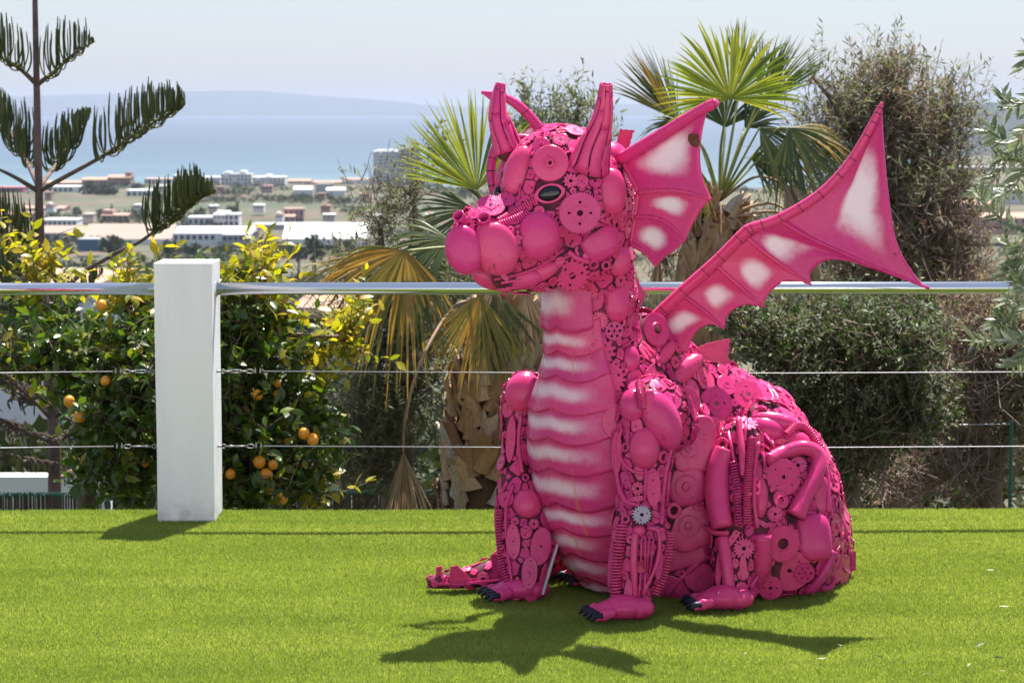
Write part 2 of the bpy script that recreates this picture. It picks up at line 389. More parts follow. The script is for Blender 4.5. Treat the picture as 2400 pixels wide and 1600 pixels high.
def rail(x0, x1, label):
    z = pt(800, 676, fy(0)).z
    r = empty('handrail', (x0, fy(x0), z), label, 'handrail', 'polished steel handrails')
    MB().tube([(x0, fy(x0), z), ((x0+x1)/2, fy((x0+x1)/2), z+.001), (x1, fy(x1), z)], .0252, 28).build('rail_tube', M['steel'], r, True)
    for x in (x0, x1):
        s = 1 if x == x0 else -1
        MB().tube([(x, fy(x), z), (x+s*.006, fy(x), z)], .034, 20).build('end_flange', M['steel'], r)
rail(pcL+pwL, pc-pw, 'polished steel handrail running left from the white post')
rail(pc+pw, pcR-pwR, 'polished steel handrail running behind the pink dragon')
def ring(m, c, R, r, ax, sx=1.0, n=14):
    """oval link in the plane whose long axis is ax (x) and up z"""
    P = [Vector(c) + Vector((cos(a)*R*sx, 0, sin(a)*R)) for a in [2*pi*i/n for i in range(n+1)]]
    return m.tube(P, r, 6, False)
def cable(x0, x1, v, s, side_label, kind):
    """s = +1: fittings at x0 end (right of the post); -1: fittings at x1"""
    z = pt(800, v, fy(-.6)).z
    root = empty('cable', (x0, fy(x0), z), side_label, 'cable', 'steel cables under the handrail')
    xs = x0 if s > 0 else x1
    def q(d, dz=0): x = xs + s*d; return Vector((x, fy(x)-.005, z+dz))
    e0 = .19; far = x1 if s > 0 else x0
    P = [q(e0)] + [Vector((q(e0).x + (far-q(e0).x)*t, 0, z - .012*sin(pi*t))) for t in (.25, .5, .75, 1)]
    for p in P: p.y = fy(p.x)-.005
    MB().tube(P, .0024, 6).build('wire', M['wire'], root, True)
    m = MB().tube([q(0), q(.018)], .005, 6); ring(m, q(.026), .008, .0019, s); m.build('eye_bolt', M['wire'], root, True)
    m = MB()
    if kind == 0:
        m.tube([q(.036), q(.056)], .0035, 6); m.tube([q(.056, .0055), q(.10, .0055)], .0019, 6); m.tube([q(.056, -.0055), q(.10, -.0055)], .0019, 6); m.tube([q(.10), q(.125)], .0035, 6)
        m.box(q(.058), (.003, .004, .007)); m.box(q(.098), (.003, .004, .007))
    else:
        m.tube([q(.036), q(.075)], .0028, 8); m.tube([q(.05), q(.062)], .0055, 6)
        m.tube([q(.075), q(.115)], .0036, 8)
    m.build('turnbuckle', M['wire'], root, True)
    m = MB(); ring(m, q(.135), .008, .0017, s, 2.0); m.build('thimble', M['wire'], root, True)
    for d in (.158, .178):
        MB().box(q(d), (.003, .004, .0055)).tube([q(d, -.008), q(d, .014)], .0022, 5).build('wire_clamp', M['wire'], root)
cable(pcL+pwL, pc-pw, 869, -1, 'upper thin steel cable left of the white post', 0)
cable(pc+pw, pcR-pwR, 869, 1, 'upper thin steel cable running behind the pink dragon', 0)
cable(pcL+pwL, pc-pw, 1044, -1, 'lower thin steel cable left of the white post', 1)
cable(pc+pw, pcR-pwR, 1044, 1, 'lower thin steel cable running behind the pink dragon', 1)

# --- white house added out of frame to bounce light; the polished rail mirrors it
vr = empty('villa', (0, -5.2, 0), 'white two storey villa facing the terrace from behind the photographer', 'house')
MB().box((0, -8, 2.7), (11, 2.8, 2.7)).build('wall', M['white'], vr); MB().box((0, -8, 5.47), (11.25, 3.05, .07)).build('roof', M['white'], vr)
n = N('villa_window'); n.set(Base_Color=(.04, .05, .06), Roughness=.1)
for x in (-8.2, -4.2, 4.2, 8.2):
    for z in (1.25, 3.95): w_ = MB().box((x, -5.19, z), (.85, .03, .65)).build('window', M['white'], vr); MB().box((x, -5.155, z), (.76, .01, .56)).build('pane', n.m, w_)
dr = MB().box((0, -5.19, 1.1), (1.2, .03, 1.1)).build('door', M['white'], vr); MB().box((0, -5.155, 1.1), (1.08, .01, 1.02)).build('pane', n.m, dr)
# ================================================================ TOWN ON THE PLAIN
def bmat(name, col): return flat(name, col, .85, .06, .05, bump=0, space='Object')
BM = {'w': bmat('render_white', (.80,.79,.80)), 'c': bmat('render_cream', (.55,.48,.41)), 't': bmat('render_terracotta', (.42,.24,.17)), 'p': bmat('render_pink', (.50,.31,.28)),
      'g': bmat('render_grey', (.36,.36,.38)), 'b': bmat('sheet_blue', (.07,.13,.24)), 'r': bmat('roof_tile', (.36,.22,.16)), 'br': bmat('roof_fibre', (.30,.23,.19)), 'W': bmat('roof_white', (.70,.70,.71)), 'm': bmat('render_rose', (.38,.13,.16))}
n = N('window_dark'); n.set(Base_Color=(.05,.06,.08), Roughness=.25); BM['glass'] = n.m
def building(u0, u1, vt, vb, Y, wall, label, fl=0, bays=0, roof=None, pitched=0, deep=None, setbacks=(), cat='building', group=None):
    a = pt(u0, vb, Y); b = pt(u1, vb, Y); H = pt(u0, vt, Y).z - a.z; w = (b.x-a.x)/2; cx = (a.x+b.x)/2; d = deep or max(5, min(w, 11))
    gz = a.z; r = empty('building', (cx, Y+d, gz), label, cat, group)
    wh = H - pitched
    m = MB().box((cx, Y+d, gz+wh/2-1), (w, d, wh/2+1))
    for (f0, f1, hh) in setbacks: m.box((cx-w+2*w*(f0+f1)/2, Y+d, gz+H+hh/2), (w*(f1-f0), d*.6, hh/2))
    m.build('wall', BM[wall], r)
    rm = BM[roof] if roof else BM[wall]
    m = MB(); e = .4
    if pitched:
        z0 = gz+wh; m.add([(cx-w-e, Y-e, z0), (cx+w+e, Y-e, z0), (cx+w+e, Y+2*d+e, z0), (cx-w-e, Y+2*d+e, z0), (cx-w-e, Y+d, z0+pitched), (cx+w+e, Y+d, z0+pitched)],
                          [(0,1,5,4),(2,3,4,5),(0,4,3),(1,2,5),(0,3,2,1)])
    else: m.box((cx, Y+d, gz+H+.2), (w+e*.5, d+e*.5, .2))
    m.build('roof', rm, r)
    if fl:
        m = MB(); fh = wh/fl; bw = 2*w/bays
        for j in range(fl):
            for i in range(bays):
                if (i*7+j*3) % 11 == 5: continue
                m.box((cx-w+bw*(i+.5), Y-.03, gz+fh*(j+.5)), (bw*.29, .12, fh*.29))
        wdw = m.build('windows', BM['glass'], r); tag(wdw, kind='stuff')
        if fl > 2:
            m = MB()
            for j in range(fl): m.box((cx, Y-.5, gz+fh*j+.12), (w, .5, .12)); m.box((cx, Y-.95, gz+fh*j+.55), (w, .05, .35))
            m.build('balconies', BM[wall], r)['kind'] = 'stuff'
B = building
B(875, 934, 356, 428, 1950, 'w', 'tall white hotel slab with square balcony grid rising above the shore', 9, 8, setbacks=((.1,.9,1.5),), cat='hotel')
B(938, 985, 350, 432, 1930, 'c', 'tall pale hotel block beside the gridded hotel slab', 9, 4, setbacks=((.2,.8,2),), cat='hotel')
B(934, 938, 352, 430, 1945, 'g', 'narrow dark stair tower between the two hotel slabs', cat='tower')
B(105, 190, 424, 450, 1900, 't', 'low terracotta apartment row at the left end of the shore', 3, 10, 'r', 1.5, group='terracotta apartments on the shore')
B(192, 250, 416, 450, 1890, 't', 'terracotta apartment block with stepped roof left of the twin round trees', 3, 7, 'r', 1.8, group='terracotta apartments on the shore')
B(252, 306, 410, 455, 1880, 't', 'tallest terracotta apartment block at the right end of its row', 4, 7, 'r', 2, setbacks=((.75,1,2),), group='terracotta apartments on the shore')
B(112, 184, 438, 465, 1700, 'w', 'white two storey block in front of the terracotta apartments', 2, 6)
B(-20, 54, 440, 462, 1700, 'm', 'rose red low building at the left edge', 2, 6)
B(338, 404, 420, 440, 1920, 'w', 'low white terraces starting the long shore row', 2, 8, 'p', group='white apartments on the shore')
B(406, 455, 412, 440, 1900, 'w', 'white apartment block with rooftop cabin near the low terraces', 3, 6, setbacks=((.3,.6,2.2),), group='white apartments on the shore')
B(457, 516, 416, 442, 1880, 'w', 'white apartment block left of the deep balconied one', 4, 7, group='white apartments on the shore')
B(518, 590, 409, 442, 1870, 'w', 'white balconied apartment block in the middle of the shore row', 4, 8, 'g', setbacks=((.1,.3,2),(.6,.8,2.6)), group='white apartments on the shore')
B(592, 668, 416, 444, 1860, 'w', 'white apartment block at the right end of the shore row', 4, 8, setbacks=((.4,.55,2),), group='white apartments on the shore')
B(670, 728, 420, 440, 1920, 'c', 'cream low houses with terracotta roofs right of the white row', 2, 8, 'r', 1.5)
B(730, 800, 424, 440, 1930, 'p', 'pinkish low block under the hotel skyline', 2, 8, 'r', 1.2)
B(740, 780, 432, 446, 1700, 'g', 'grey low shed before the pinkish block', 0, 0)
B(800, 872, 418, 440, 1940, 'w', 'white low block just left of the tall hotel', 3, 8, 'r', 1)
B(985, 1040, 424, 444, 1930, 'w', 'white low block right of the tall hotels', 3, 6)
B(688, 730, 437, 450, 1650, 'W', 'small white hall with curved looking roof in the fields', 0, 0, 'W', 2.0)
B(765, 808, 440, 452, 1640, 'W', 'white shed standing right of the white hall', 0, 0, 'W', 1.5)
B(296, 360, 447, 462, 1650, 'w', 'low white house right of the dark round trees', 1, 5)
B(238, 300, 500, 524, 1260, 'p', 'salmon pink farmhouse with lower wing', 2, 5, 'r', 1, setbacks=((.0,.4,1.6),))
B(100, 180, 516, 532, 1180, 'w', 'long low white house behind the araucaria trunk', 1, 7)
B(-10, 70, 498, 524, 1260, 't', 'terracotta house at the left edge of the plain', 2, 5, 'r', 1.2)
B(50, 150, 484, 502, 1400, 'p', 'pink terraced houses behind the araucaria trunk', 2, 8, 'r', 1)
B(440, 505, 510, 528, 1220, 'w', 'white villa with flat roof between palm frond and fields', 1, 5)
B(500, 560, 503, 530, 1210, 'w', 'larger white villa with stepped flat roof', 2, 5, setbacks=((.1,.6,1.6),))
B(645, 690, 503, 528, 1260, 'p', 'pink house with low side wing in the fields', 2, 4, 'r', 1)
B(665, 712, 490, 527, 1270, 'p', 'tall pink house with square roof terrace', 2, 4)
B(590, 760, 528, 540, 1180, 'g', 'long grey industrial shed', 0, 0, 'g')
B(185, 262, 530, 566, 1060, 'w', 'white gabled warehouse end at the left of the brown roofed hall', 1, 3, 'br', 3)
B(100, 184, 530, 566, 1070, 'g', 'pale grey warehouse behind the araucaria trunk', 1, 4, 'br', 3)
B(196, 400, 528, 562, 1050, 'w', 'long warehouse under a wide brown roof', 0, 0, 'br', 6, deep=16)
B(395, 590, 533, 556, 1060, 'b', 'long blue walled warehouse with white roof band', 0, 0, 'W', 2.5)
B(405, 520, 548, 565, 1010, 'w', 'white low workshop in front of the blue warehouse', 1, 8)
B(664, 858, 526, 566, 1020, 'w', 'big white warehouse with bright white roof', 0, 0, 'W', 6, deep=16)
B(520, 585, 552, 566, 1000, 'g', 'small grey store in front of the blue warehouse', 1, 5)
B(182, 232, 562, 578, 960, 'b', 'small blue shed on bare ground', 0, 0, 'g')
B(2250, 2420, 392, 404, 2300, 'W', 'long white building under the right headland', 1, 14)
B(2180, 2260, 452, 470, 1500, 'w', 'white house seen between the brown tree and olive branch', 1, 5)
B(2235, 2330, 470, 520, 1100, 'm', 'rose red house seen behind the olive branch', 2, 5, 'r', 2)
B(2330, 2420, 445, 470, 1500, 'w', 'white house at the right edge of the plain', 2, 5)
B(2300, 2420, 500, 540, 1050, 'p', 'pink house at the right edge of the plain', 2, 4, 'r', 2)
B(1480, 1560, 420, 440, 1900, 'w', 'white shore block seen behind the palm trunk', 2, 6)
# scattered small houses between the big ones
_h = random.Random(11); LMK = [(150,'the araucaria trunk'),(330,'the terracotta apartments'),(480,'the long araucaria twig'),(600,'the white shore row'),(720,'the white hall'),(860,'the tall hotel'),(980,'the olive twigs')]
for row, (v, Y, nm, sz) in enumerate([(446,1720,'in the line behind the beach',(16,30)),(462,1560,'at the seaward edge of the fields',(12,24)),(490,1330,'in the middle of the fields',(14,26)),(512,1200,'at the landward edge of the fields',(16,30)),(545,1090,'among the warehouses',(18,34))]):
    for k, (u, lm) in enumerate(LMK):
        if (row, k) in ((0,0),(1,3),(2,5),(3,1),(4,2),(4,5),(4,4)): continue
        c_ = _h.choice('wwwcpt'); u0 = u + _h.uniform(-45, 45); w_ = _h.uniform(*sz); hh = _h.uniform(6, 11)
        B(u0, u0+w_, v-hh, v, Y+_h.uniform(-30, 30), c_, 'small %s house %s, nearest %s' % ({'w':'white','c':'cream','p':'pink','t':'terracotta'}[c_], nm, lm), _h.choice((1,2)), _h.choice((3,4)), _h.choice((None,'r','W')), 0, setbacks=((.2,.6,1.2),) if _h.random() < .4 else (), group='small houses on the plain')
# neighbour's place just below the terrace
def near_house(u0, u1, vt, vb, Y, mat, label, roof):
    a = pt(u0, vb, Y); b = pt(u1, vt, Y); r = empty('neighbour_house', ((a.x+b.x)/2, Y+3, a.z), label, 'house')
    MB().box(((a.x+b.x)/2, Y+3, (a.z+b.z)/2-1), ((b.x-a.x)/2, 3, (b.z-a.z)/2+1)).build('wall', BM[mat], r)
    m = MB(); m.box(((a.x+b.x)/2, Y+3, b.z+.1), ((b.x-a.x)/2+.25, 3.25, .1)); m.build('roof', BM[roof], r)
    m = MB(); k = 3
    for i in range(k):
        x = a.x+(b.x-a.x)*(i+.5)/k; m = MB().box((x, Y-.02, (a.z+b.z)/2), (.45, .06, .5)); m.build('window', BM['glass'], r)
near_house(-60, 175, 700, 850, 48, 'w', 'white neighbouring house glimpsed behind the araucaria trunk', 'r')
near_house(700, 870, 745, 790, 60, 'c', 'pale house glimpsed between the lemon tree and olive bushes', 'r')
slab = MB().box((pt(60, 1135, 17).x, 17, pt(90, 1112, 17).z-.5), (.62, .1, .5)).build('garden_wall', BM['w']); tag(slab, 'low whitewashed garden wall seen under the araucaria branches', 'wall')

# ================================================================ SCRUB AND FAR TREES
scrub_m = leafmat('scrub_leaf', [(0, (.03,.045,.018)), (.5, (.05,.065,.028)), (1, (.08,.085,.042))], .15, .7, .2)
def blob_mesh(name, C, R, k, lf=.42):
    """C (n,3) centres, R (n,) radii: k small quads spread through each flattened ball"""
    n = len(C); off = unit(rng.normal(size=(n, k, 3))) * (rng.random((n, k, 1))**.4); off[..., 2] = off[..., 2]*.62 + .35
    P = (C[:, None] + off*R[:, None, None]).reshape(-1, 3); s = np.repeat(R, k)*lf*(.6+.8*rng.random(n*k))
    D = off.reshape(-1, 3) + rng.normal(size=(n*k, 3))*.5; 
    return leaves_mesh(name, P, D, rng.normal(size=(n*k, 3)), s, s*.8, LEAF4)
C = []; R = []
while len(C) < 8200:
    t = random.random(); Y = 420*(1950/420)**(t**.75); q = random.uniform(-.25, .26) if random.random() < .62 else random.uniform(-.5, .55); X = q*Y
    nz = mn.noise(Vector((X*.012, Y*.006, 7))); 
    if nz < .02 + .08*(Y > 1000) - .25*(Y < 850): continue
    C.append((X, Y, ground_z(X, Y)-.2)); R.append(random.uniform(.9, 2.6)*(1.25 if Y < 850 else 1.5))
o = link('scrub', blob_mesh('scrub', np.array(C), np.array(R), 26), scrub_m); tag(o, 'dark scrub dotted over the coastal plain', 'scrub', kind='stuff')
C = []; R = []
while len(C) < 1150:
    Y = random.uniform(18.5, 110); X = (random.uniform(-.27, .27) if random.random() < .6 else random.uniform(-.55, .55))*Y; C.append((X, Y, ground_z(X, Y)-.1)); R.append(random.uniform(.4, 1.0)*(1+Y/90))
o = link('hillside_scrub', blob_mesh('hillside_scrub', np.array(C), np.array(R), 430, .125), scrub_m); tag(o, 'dark scrub covering the slope below the terrace', 'scrub', kind='stuff')
far_tree_m = leafmat('far_tree_leaf', [(0, (.025,.04,.02)), (1, (.06,.075,.035))], .12, .7, .2)
bark = flat('bark', (.16, .11, .08), .9, .35, 9, bump=.6)
def far_tree(u, vt, vb, ru, Y, label, cyp=False, group='trees on the plain'):
    b = pt(u, vb, Y); h = pt(u, vt, Y).z - b.z; w = ru*mpp(Y); gz = min(b.z, ground_z(b.x, Y)+.3)
    r = empty('cypress' if cyp else 'round_tree', (b.x, Y, b.z), label, 'tree', group)
    MB().tube([(b.x, Y, gz-1), (b.x, Y, b.z+h*.5)], [w*.12+.1, w*.05+.05], 5).build('trunk', bark, r)
    k = 160; P = unit(rng.normal(size=(k, 3)))*(rng.random((k, 1))**.4)
    if cyp: P = P*np.array([1, 1, 1])*(1-.55*(P[:, 2:3]+1)/2)*np.array([w, w, 0]) + np.array([0, 0, h*.5])*(1+P[:, 2:3]*np.array([0, 0, 1])) 
    else: P = P*np.array([w, w, h*.42]) + np.array([0, 0, h*.56]); P += np.array([mn.noise(Vector(p)*(1.5/w))*.25*w for p in P])[:, None]
    P = P + np.array([b.x, Y, b.z]); s = np.full(k, w*(.45 if cyp else .38))*(.6+.8*rng.random(k))
    o = link('crown', leaves_mesh('crown', P, rng.normal(size=(k, 3))+np.array([0,0,.4]), rng.normal(size=(k, 3)), s, s*.8, LEAF4), far_tree_m, r)
for a in [(215,432,462,30,1680,'left one of the twin dark round trees before the terracotta row'),(250,434,462,26,1670,'right one of the twin dark round trees before the terracotta row'),
          (322,430,450,14,1800,'small dark tree between terracotta row and white terraces'),(470,487,512,14,1350,'round dark tree left of the cypress group'),
          (497,476,506,9,1360,'tall dark tree behind the long araucaria twig'),(540,482,505,14,1340,'dark tree at the left of the cypress pair'),
          (180,486,512,13,1350,'round green tree above the salmon farmhouse'),(127,488,514,15,1340,'round dark tree right of the araucaria trunk'),
          (235,490,506,12,1345,'round tree near the salmon farmhouse, right of the green one'),(275,590,575,0,1,''),
          (738,552,620,36,830,'large dark pine standing in front of the white warehouse'),(700,575,615,30,850,'dark bushy tree left of the large pine'),
          (800,560,610,30,860,'dark bushy tree right of the large pine'),(262,560,596,34,900,'dark clump of trees before the brown roofed hall'),
          (395,565,600,24,880,'dark tree just left of the post top'),(455,575,605,22,870,'dark tree just right of the post top'),
          (2290,430,460,16,1400,'dark tree seen between brown tree and olive branch'),(620,495,512,11,1500,'small green tree in the fields right of the cypresses')]:
    if a[5]: far_tree(*a)
for a in [(262,476,502,5,1380,'single cypress above the salmon farmhouse'),(310,480,502,4,1380,'thin cypress left of the long araucaria twig'),
          (556,470,512,8,1300,'darker right hand cypress of the pair'),(548,482,512,6,1310,'shorter left hand cypress of the pair')]: far_tree(*a, cyp=True)

# ================================================================ NEAR TREES AND SHRUBS
def crown_tree(name, label, cat, trunk, tr, ells, mats, nl, L, Wd, shoot, tpl, twig_m=None, up=.6, twig=.004, group=None, solo=0, jitter=.5, trunk_mat=None, bare=None):
    """ells: (u, v, Y, ru, rv, ry, n_shoots, matkey). solo: that many leaves nearest the camera become objects of their own"""
    base = Vector(trunk[0]); r = empty(name, base, label, cat, group); tm = trunk_mat or bark
    MB().tube(catmull(trunk, 5), np.interp(np.linspace(0, 1, 5*(len(trunk)-1)+1), [0, 1], tr), 9).build('trunk', tm, r, True)
    top = Vector(trunk[-1]); limbs = []; lm = MB()
    for (u, v, Y, ru, rv, ry, ns, k) in ells:
        c = pt(u, v, Y); s = Vector(trunk[max(0, len(trunk)-2)]).lerp(top, random.random())
        mid = s.lerp(c, .5) + Vector((random.uniform(-.1, .1), random.uniform(-.1, .1), .12)); P = catmull([s, mid, c], 5); limbs += [np.array(p) for p in P]
        lm.tube(P, [tr[1]*(.75-.5*i/(len(P)-1)) for i in range(len(P))], 6)
    lm.build('limbs', tm, r, True)['kind'] = 'stuff'
    limbs = np.array(limbs); A_, B_, RA = [], [], []
    for k in dict.fromkeys(e[7] for e in ells):
        es = [(pxell(*e[:6]) + (e[6],)) for e in ells if e[7] == k]
        C, ax, ln, P, D = shoots(es, 0, nl, L, shoot, up)
        near = limbs[np.argmin(((C[:, None]-limbs[None])**2).sum(-1), axis=1)]
        A_.append(near); B_.append(C); RA.append(np.full(len(C), twig*1.3)); A_.append(C); B_.append(C+ax*ln[:, None]); RA.append(np.full(len(C), twig*.7))
        ll = L*(.65+.6*rng.random(len(P))); ww = ll*Wd*(.8+.4*rng.random(len(P)))
        Nn = rng.normal(size=P.shape)*jitter + np.array([0, -.25, 1])
        if solo:
            ns = int(solo*sum(e[6] for e in ells if e[7] == k)/sum(e[6] for e in ells)); idx = np.argsort(P[:, 1] + rng.random(len(P))*.5)[:ns]
            one = leaves_mesh('leaf', np.zeros((1, 3)), np.array([[0, 1., 0]]), np.array([[0, 0, 1.]]), np.ones(1), np.array([Wd]), tpl); one.materials.append(mats[k]); one.polygons.foreach_set('use_smooth', np.ones(len(one.polygons), bool))
            for i in idx:
                d = unit(D[i]); x = unit(np.cross(d, Nn[i])); z = np.cross(x, d); o = bpy.data.objects.new('leaf', one); COL.objects.link(o); o.parent = r
                Mx = Matrix(((x[0], d[0], z[0], P[i][0]-base.x), (x[1], d[1], z[1], P[i][1]-base.y), (x[2], d[2], z[2], P[i][2]-base.z), (0, 0, 0, 1)))
                o.matrix_basis = Mx @ Matrix.Diagonal((ll[i], ll[i], ll[i], 1))
            keep = np.ones(len(P), bool); keep[idx] = False; P, D, Nn, ll, ww = P[keep], D[keep], Nn[keep], ll[keep], ww[keep]
        o = link('foliage', leaves_mesh('foliage', P, D, Nn, ll, ww, tpl), mats[k], r, True); o['kind'] = 'stuff'
    if bare:
        for (u, v, Y, ru, rv, ry, nb, ln) in bare:
            c, rr = pxell(u, v, Y, ru, rv, ry); C = in_ell(nb, c, rr); ax = unit(rng.normal(size=(nb, 3))+np.array([0, 0, .7]))
            A_.append(C); B_.append(C+ax*ln*(.5+rng.random((nb, 1)))); RA.append(np.full(nb, twig))
    A_, B_, RA = np.concatenate(A_), np.concatenate(B_), np.concatenate(RA)
    o = link('twigs', tubes_mesh('twigs', A_, B_, RA, RA*.45, 3, .12), twig_m or tm, r); o['kind'] = 'stuff'
    return r
LM = {'citrus': leafmat('citrus_leaf', [(0, (.035,.075,.010)), (.4, (.06,.12,.012)), (.75, (.12,.18,.015)), (.93, (.22,.24,.02)), (1, (.38,.30,.03))], .38, .3, .6),
      'young': leafmat('citrus_young_leaf', [(0, (.16,.20,.015)), (.35, (.34,.32,.02)), (.7, (.50,.42,.03)), (1, (.55,.36,.04))], .5, .35, .5),
      'olive': leafmat('olive_leaf', [(0, (.09,.10,.045)), (.5, (.16,.175,.085)), (.8, (.24,.25,.15)), (1, (.32,.33,.24))], .42, .6, .22, (1.1,1.15,.7)),
      'mastic': leafmat('mastic_leaf', [(0, (.028,.055,.014)), (.5, (.05,.09,.022)), (.85, (.12,.16,.05)), (1, (.2,.24,.10))], .30, .55, .25),
      'brown': leafmat('dry_leaf', [(0, (.14,.09,.06)), (.4, (.25,.18,.12)), (.7, (.36,.28,.20)), (.85, (.24,.26,.12)), (1, (.34,.30,.20))], .45, .65, .2, (1.1,1,.8)),
      'near': leafmat('near_olive_leaf', [(0, (.11,.15,.07)), (.5, (.18,.22,.12)), (.8, (.28,.32,.22)), (1, (.42,.44,.36))], .28, .4, .5, (1.15,1.2,.7))}
twm = flat('grey_twig', (.20, .16, .13), .9, .3, 20, bump=0); twb = flat('brown_twig', (.26, .18, .15), .9, .3, 20, bump=0)
def gp(u, Y, dz=0): x = pt(u, 1200, Y).x; return Vector((x, Y, ground_z(x, Y)-.1+dz))
YC = 11.5
citrus = crown_tree('lemon_tree', 'lemon tree with ripe yellow orange fruit standing behind the white post', 'lemon tree',
    [gp(450, YC), pt(450, 1200, YC), pt(440, 1000, YC), pt(450, 850, YC)], (.07, .035),
    [(310,830,YC,75,80,.4,80,'citrus'), (270,960,YC,85,90,.5,110,'citrus'), (290,1110,YC,95,80,.5,110,'citrus'), (560,860,YC,70,90,.5,90,'citrus'), (640,800,YC,55,60,.4,50,'citrus'), (590,990,YC,85,90,.5,120,'citrus'), (600,1130,YC,115,70,.5,130,'citrus'), (440,900,YC,130,250,.6,240,'citrus'),
     (560,740,YC,80,60,.4,60,'citrus'), (700,950,YC,60,60,.4,50,'citrus'), (710,1060,YC,60,60,.4,50,'citrus'), (740,1130,YC,40,45,.3,22,'citrus'),
     (620,640,YC,32,34,.3,26,'young'), (575,665,YC,60,30,.3,22,'young'), (315,705,YC,70,36,.3,36,'young'), (820,790,YC,50,45,.25,26,'young'), (740,850,YC,45,45,.25,18,'young'), (670,720,YC,30,30,.25,10,'young'), (750,1170,YC,40,40,.3,8,'young')],
    LM, 9, .066, .5, .20, LEAF8, None, .8, .004, solo=250)
citrus2 = crown_tree('lemon_tree', 'smaller lemon tree reaching across the araucaria trunk at the left edge', 'lemon tree',
    [gp(215, 11.9), pt(200, 1150, 11.9), pt(190, 960, 11.9), pt(150, 860, 11.9)], (.05, .025),
    [(60,860,11.7,100,40,.3,50,'citrus'), (180,830,11.7,80,60,.4,90,'citrus'), (190,930,11.7,60,50,.4,24,'citrus'), (80,670,11.9,34,50,.2,22,'young'), (85,610,11.9,14,30,.15,7,'young'), (100,740,11.9,40,30,.2,14,'citrus'), (30,850,11.8,50,30,.2,14,'young'),
     (215,1080,11.8,45,60,.3,28,'citrus')],
    LM, 9, .066, .5, .20, LEAF8, None, .8, .004, solo=90)
n = N('fruit_skin'); n.set(Base_Color=n.ramp(n.noise(n.coord('Object'), 12, 2), [(.35, (.70,.24,.012)), (.7, (.82,.38,.03))]), Roughness=.35); n.b.inputs['Specular IOR Level'].default_value = .5
n.b.inputs['Subsurface Weight'].default_value = .15; n.bump(n.noise(n.coord('Object'), 300, 2), .15, .002); fruit_m = n.m
fm = MB().ell((0,0,0), Matrix.Identity(3), (1,1,1.06), 16, 10).mesh('fruit'); fm.materials.append(fruit_m); fm.polygons.foreach_set('use_smooth', np.ones(len(fm.polygons), bool))
for (u, v, rr, tree) in [(162,940,15,1),(187,975,16,1),(237,715,14,0),(247,892,13,0),(603,925,14,0),(652,925,12,0),(650,898,10,0),(577,962,10,0),(712,1015,15,0),(733,1030,15,0),(608,1082,16,0),(640,1088,13,0),(624,1113,17,0),(540,1110,14,0),(660,1167,17,0),(632,1148,11,0),(672,1030,10,0),(215,1020,10,1),(610,690,8,0),(590,865,9,0),(340,1085,10,0)]:
    root = citrus2 if tree else citrus; Y = YC - (.34 if rr > 12 else .2); p = pt(u, v, Y); o = bpy.data.objects.new('fruit', fm); COL.objects.link(o); o.parent = root
    o.location = p - Vector(root.location); s = rr*.92*mpp(Y)*random.uniform(.96, 1.04); o.scale = (s, s, s); o.rotation_euler = (random.uniform(-.5, .5), random.uniform(-.5, .5), random.random()*6)
crown_tree('olive_tree', 'grey green olive tree growing left of the small fan palm', 'olive tree',
    [gp(930, 14.2), pt(930, 1180, 14.2), pt(945, 900, 14.2), pt(930, 700, 14.2)], (.12, .05),
    [(900,740,14,110,90,.5,110,'olive'), (960,900,14,110,170,.6,300,'olive'), (850,960,14,110,160,.6,240,'olive'), (880,1090,14,120,60,.5,110,'olive'), (890,520,14,85,95,.4,60,'olive'), (960,440,14,60,60,.3,30,'olive'), (990,640,14,90,90,.4,110,'olive'), (830,640,14,50,50,.3,20,'olive'),
     (1090,640,14.4,90,110,.4,120,'olive')],
    LM, 13, .05, .24, .2, LEAF6, twm, .7, .0035, bare=[(860,700,14,130,120,.4,160,.25), (890,470,14,80,60,.3,60,.2), (850,1100,14,130,70,.5,120,.25)])
crown_tree('olive_tree', 'pale olive tree whose top shows between the dragon horns', 'olive tree',
    [gp(1290, 17), pt(1290, 1000, 17), pt(1280, 600, 17)], (.12, .05),
    [(1250,300,17,50,55,.4,60,'olive'), (1235,240,17,18,25,.2,8,'olive'), (1345,280,17,55,50,.4,60,'olive'), (1360,235,17,20,20,.2,10,'olive'), (1310,400,17,110,80,.5,120,'olive'), (1420,330,17,30,60,.3,20,'olive'), (1020,380,17,25,90,.3,24,'olive')],
    LM, 12, .06, .25, .2, LEAF6, twm, .9, .003)
crown_tree('mastic_bush', 'dense dark green bush under the handrail right of the dragon', 'bush',
    [gp(1980, 13), pt(1980, 1190, 13), pt(1960, 1050, 13)], (.12, .06),
    [(1800,790,12.8,110,90,.4,260,'mastic'), (1960,800,12.8,130,120,.5,420,'mastic'), (2110,800,12.6,110,120,.5,380,'mastic'), (1850,950,12.9,120,120,.5,330,'mastic'), (2010,980,12.8,140,120,.5,430,'mastic'), (2140,960,12.7,80,110,.4,260,'mastic'), (1960,1090,13,170,60,.5,160,'mastic'), (1720,720,13,60,60,.4,100,'mastic')],
    LM, 12, .034, .42, .14, LEAF6, twb, 1.0, .0035, bare=[(2000,1120,12.8,180,70,.5,160,.25)])
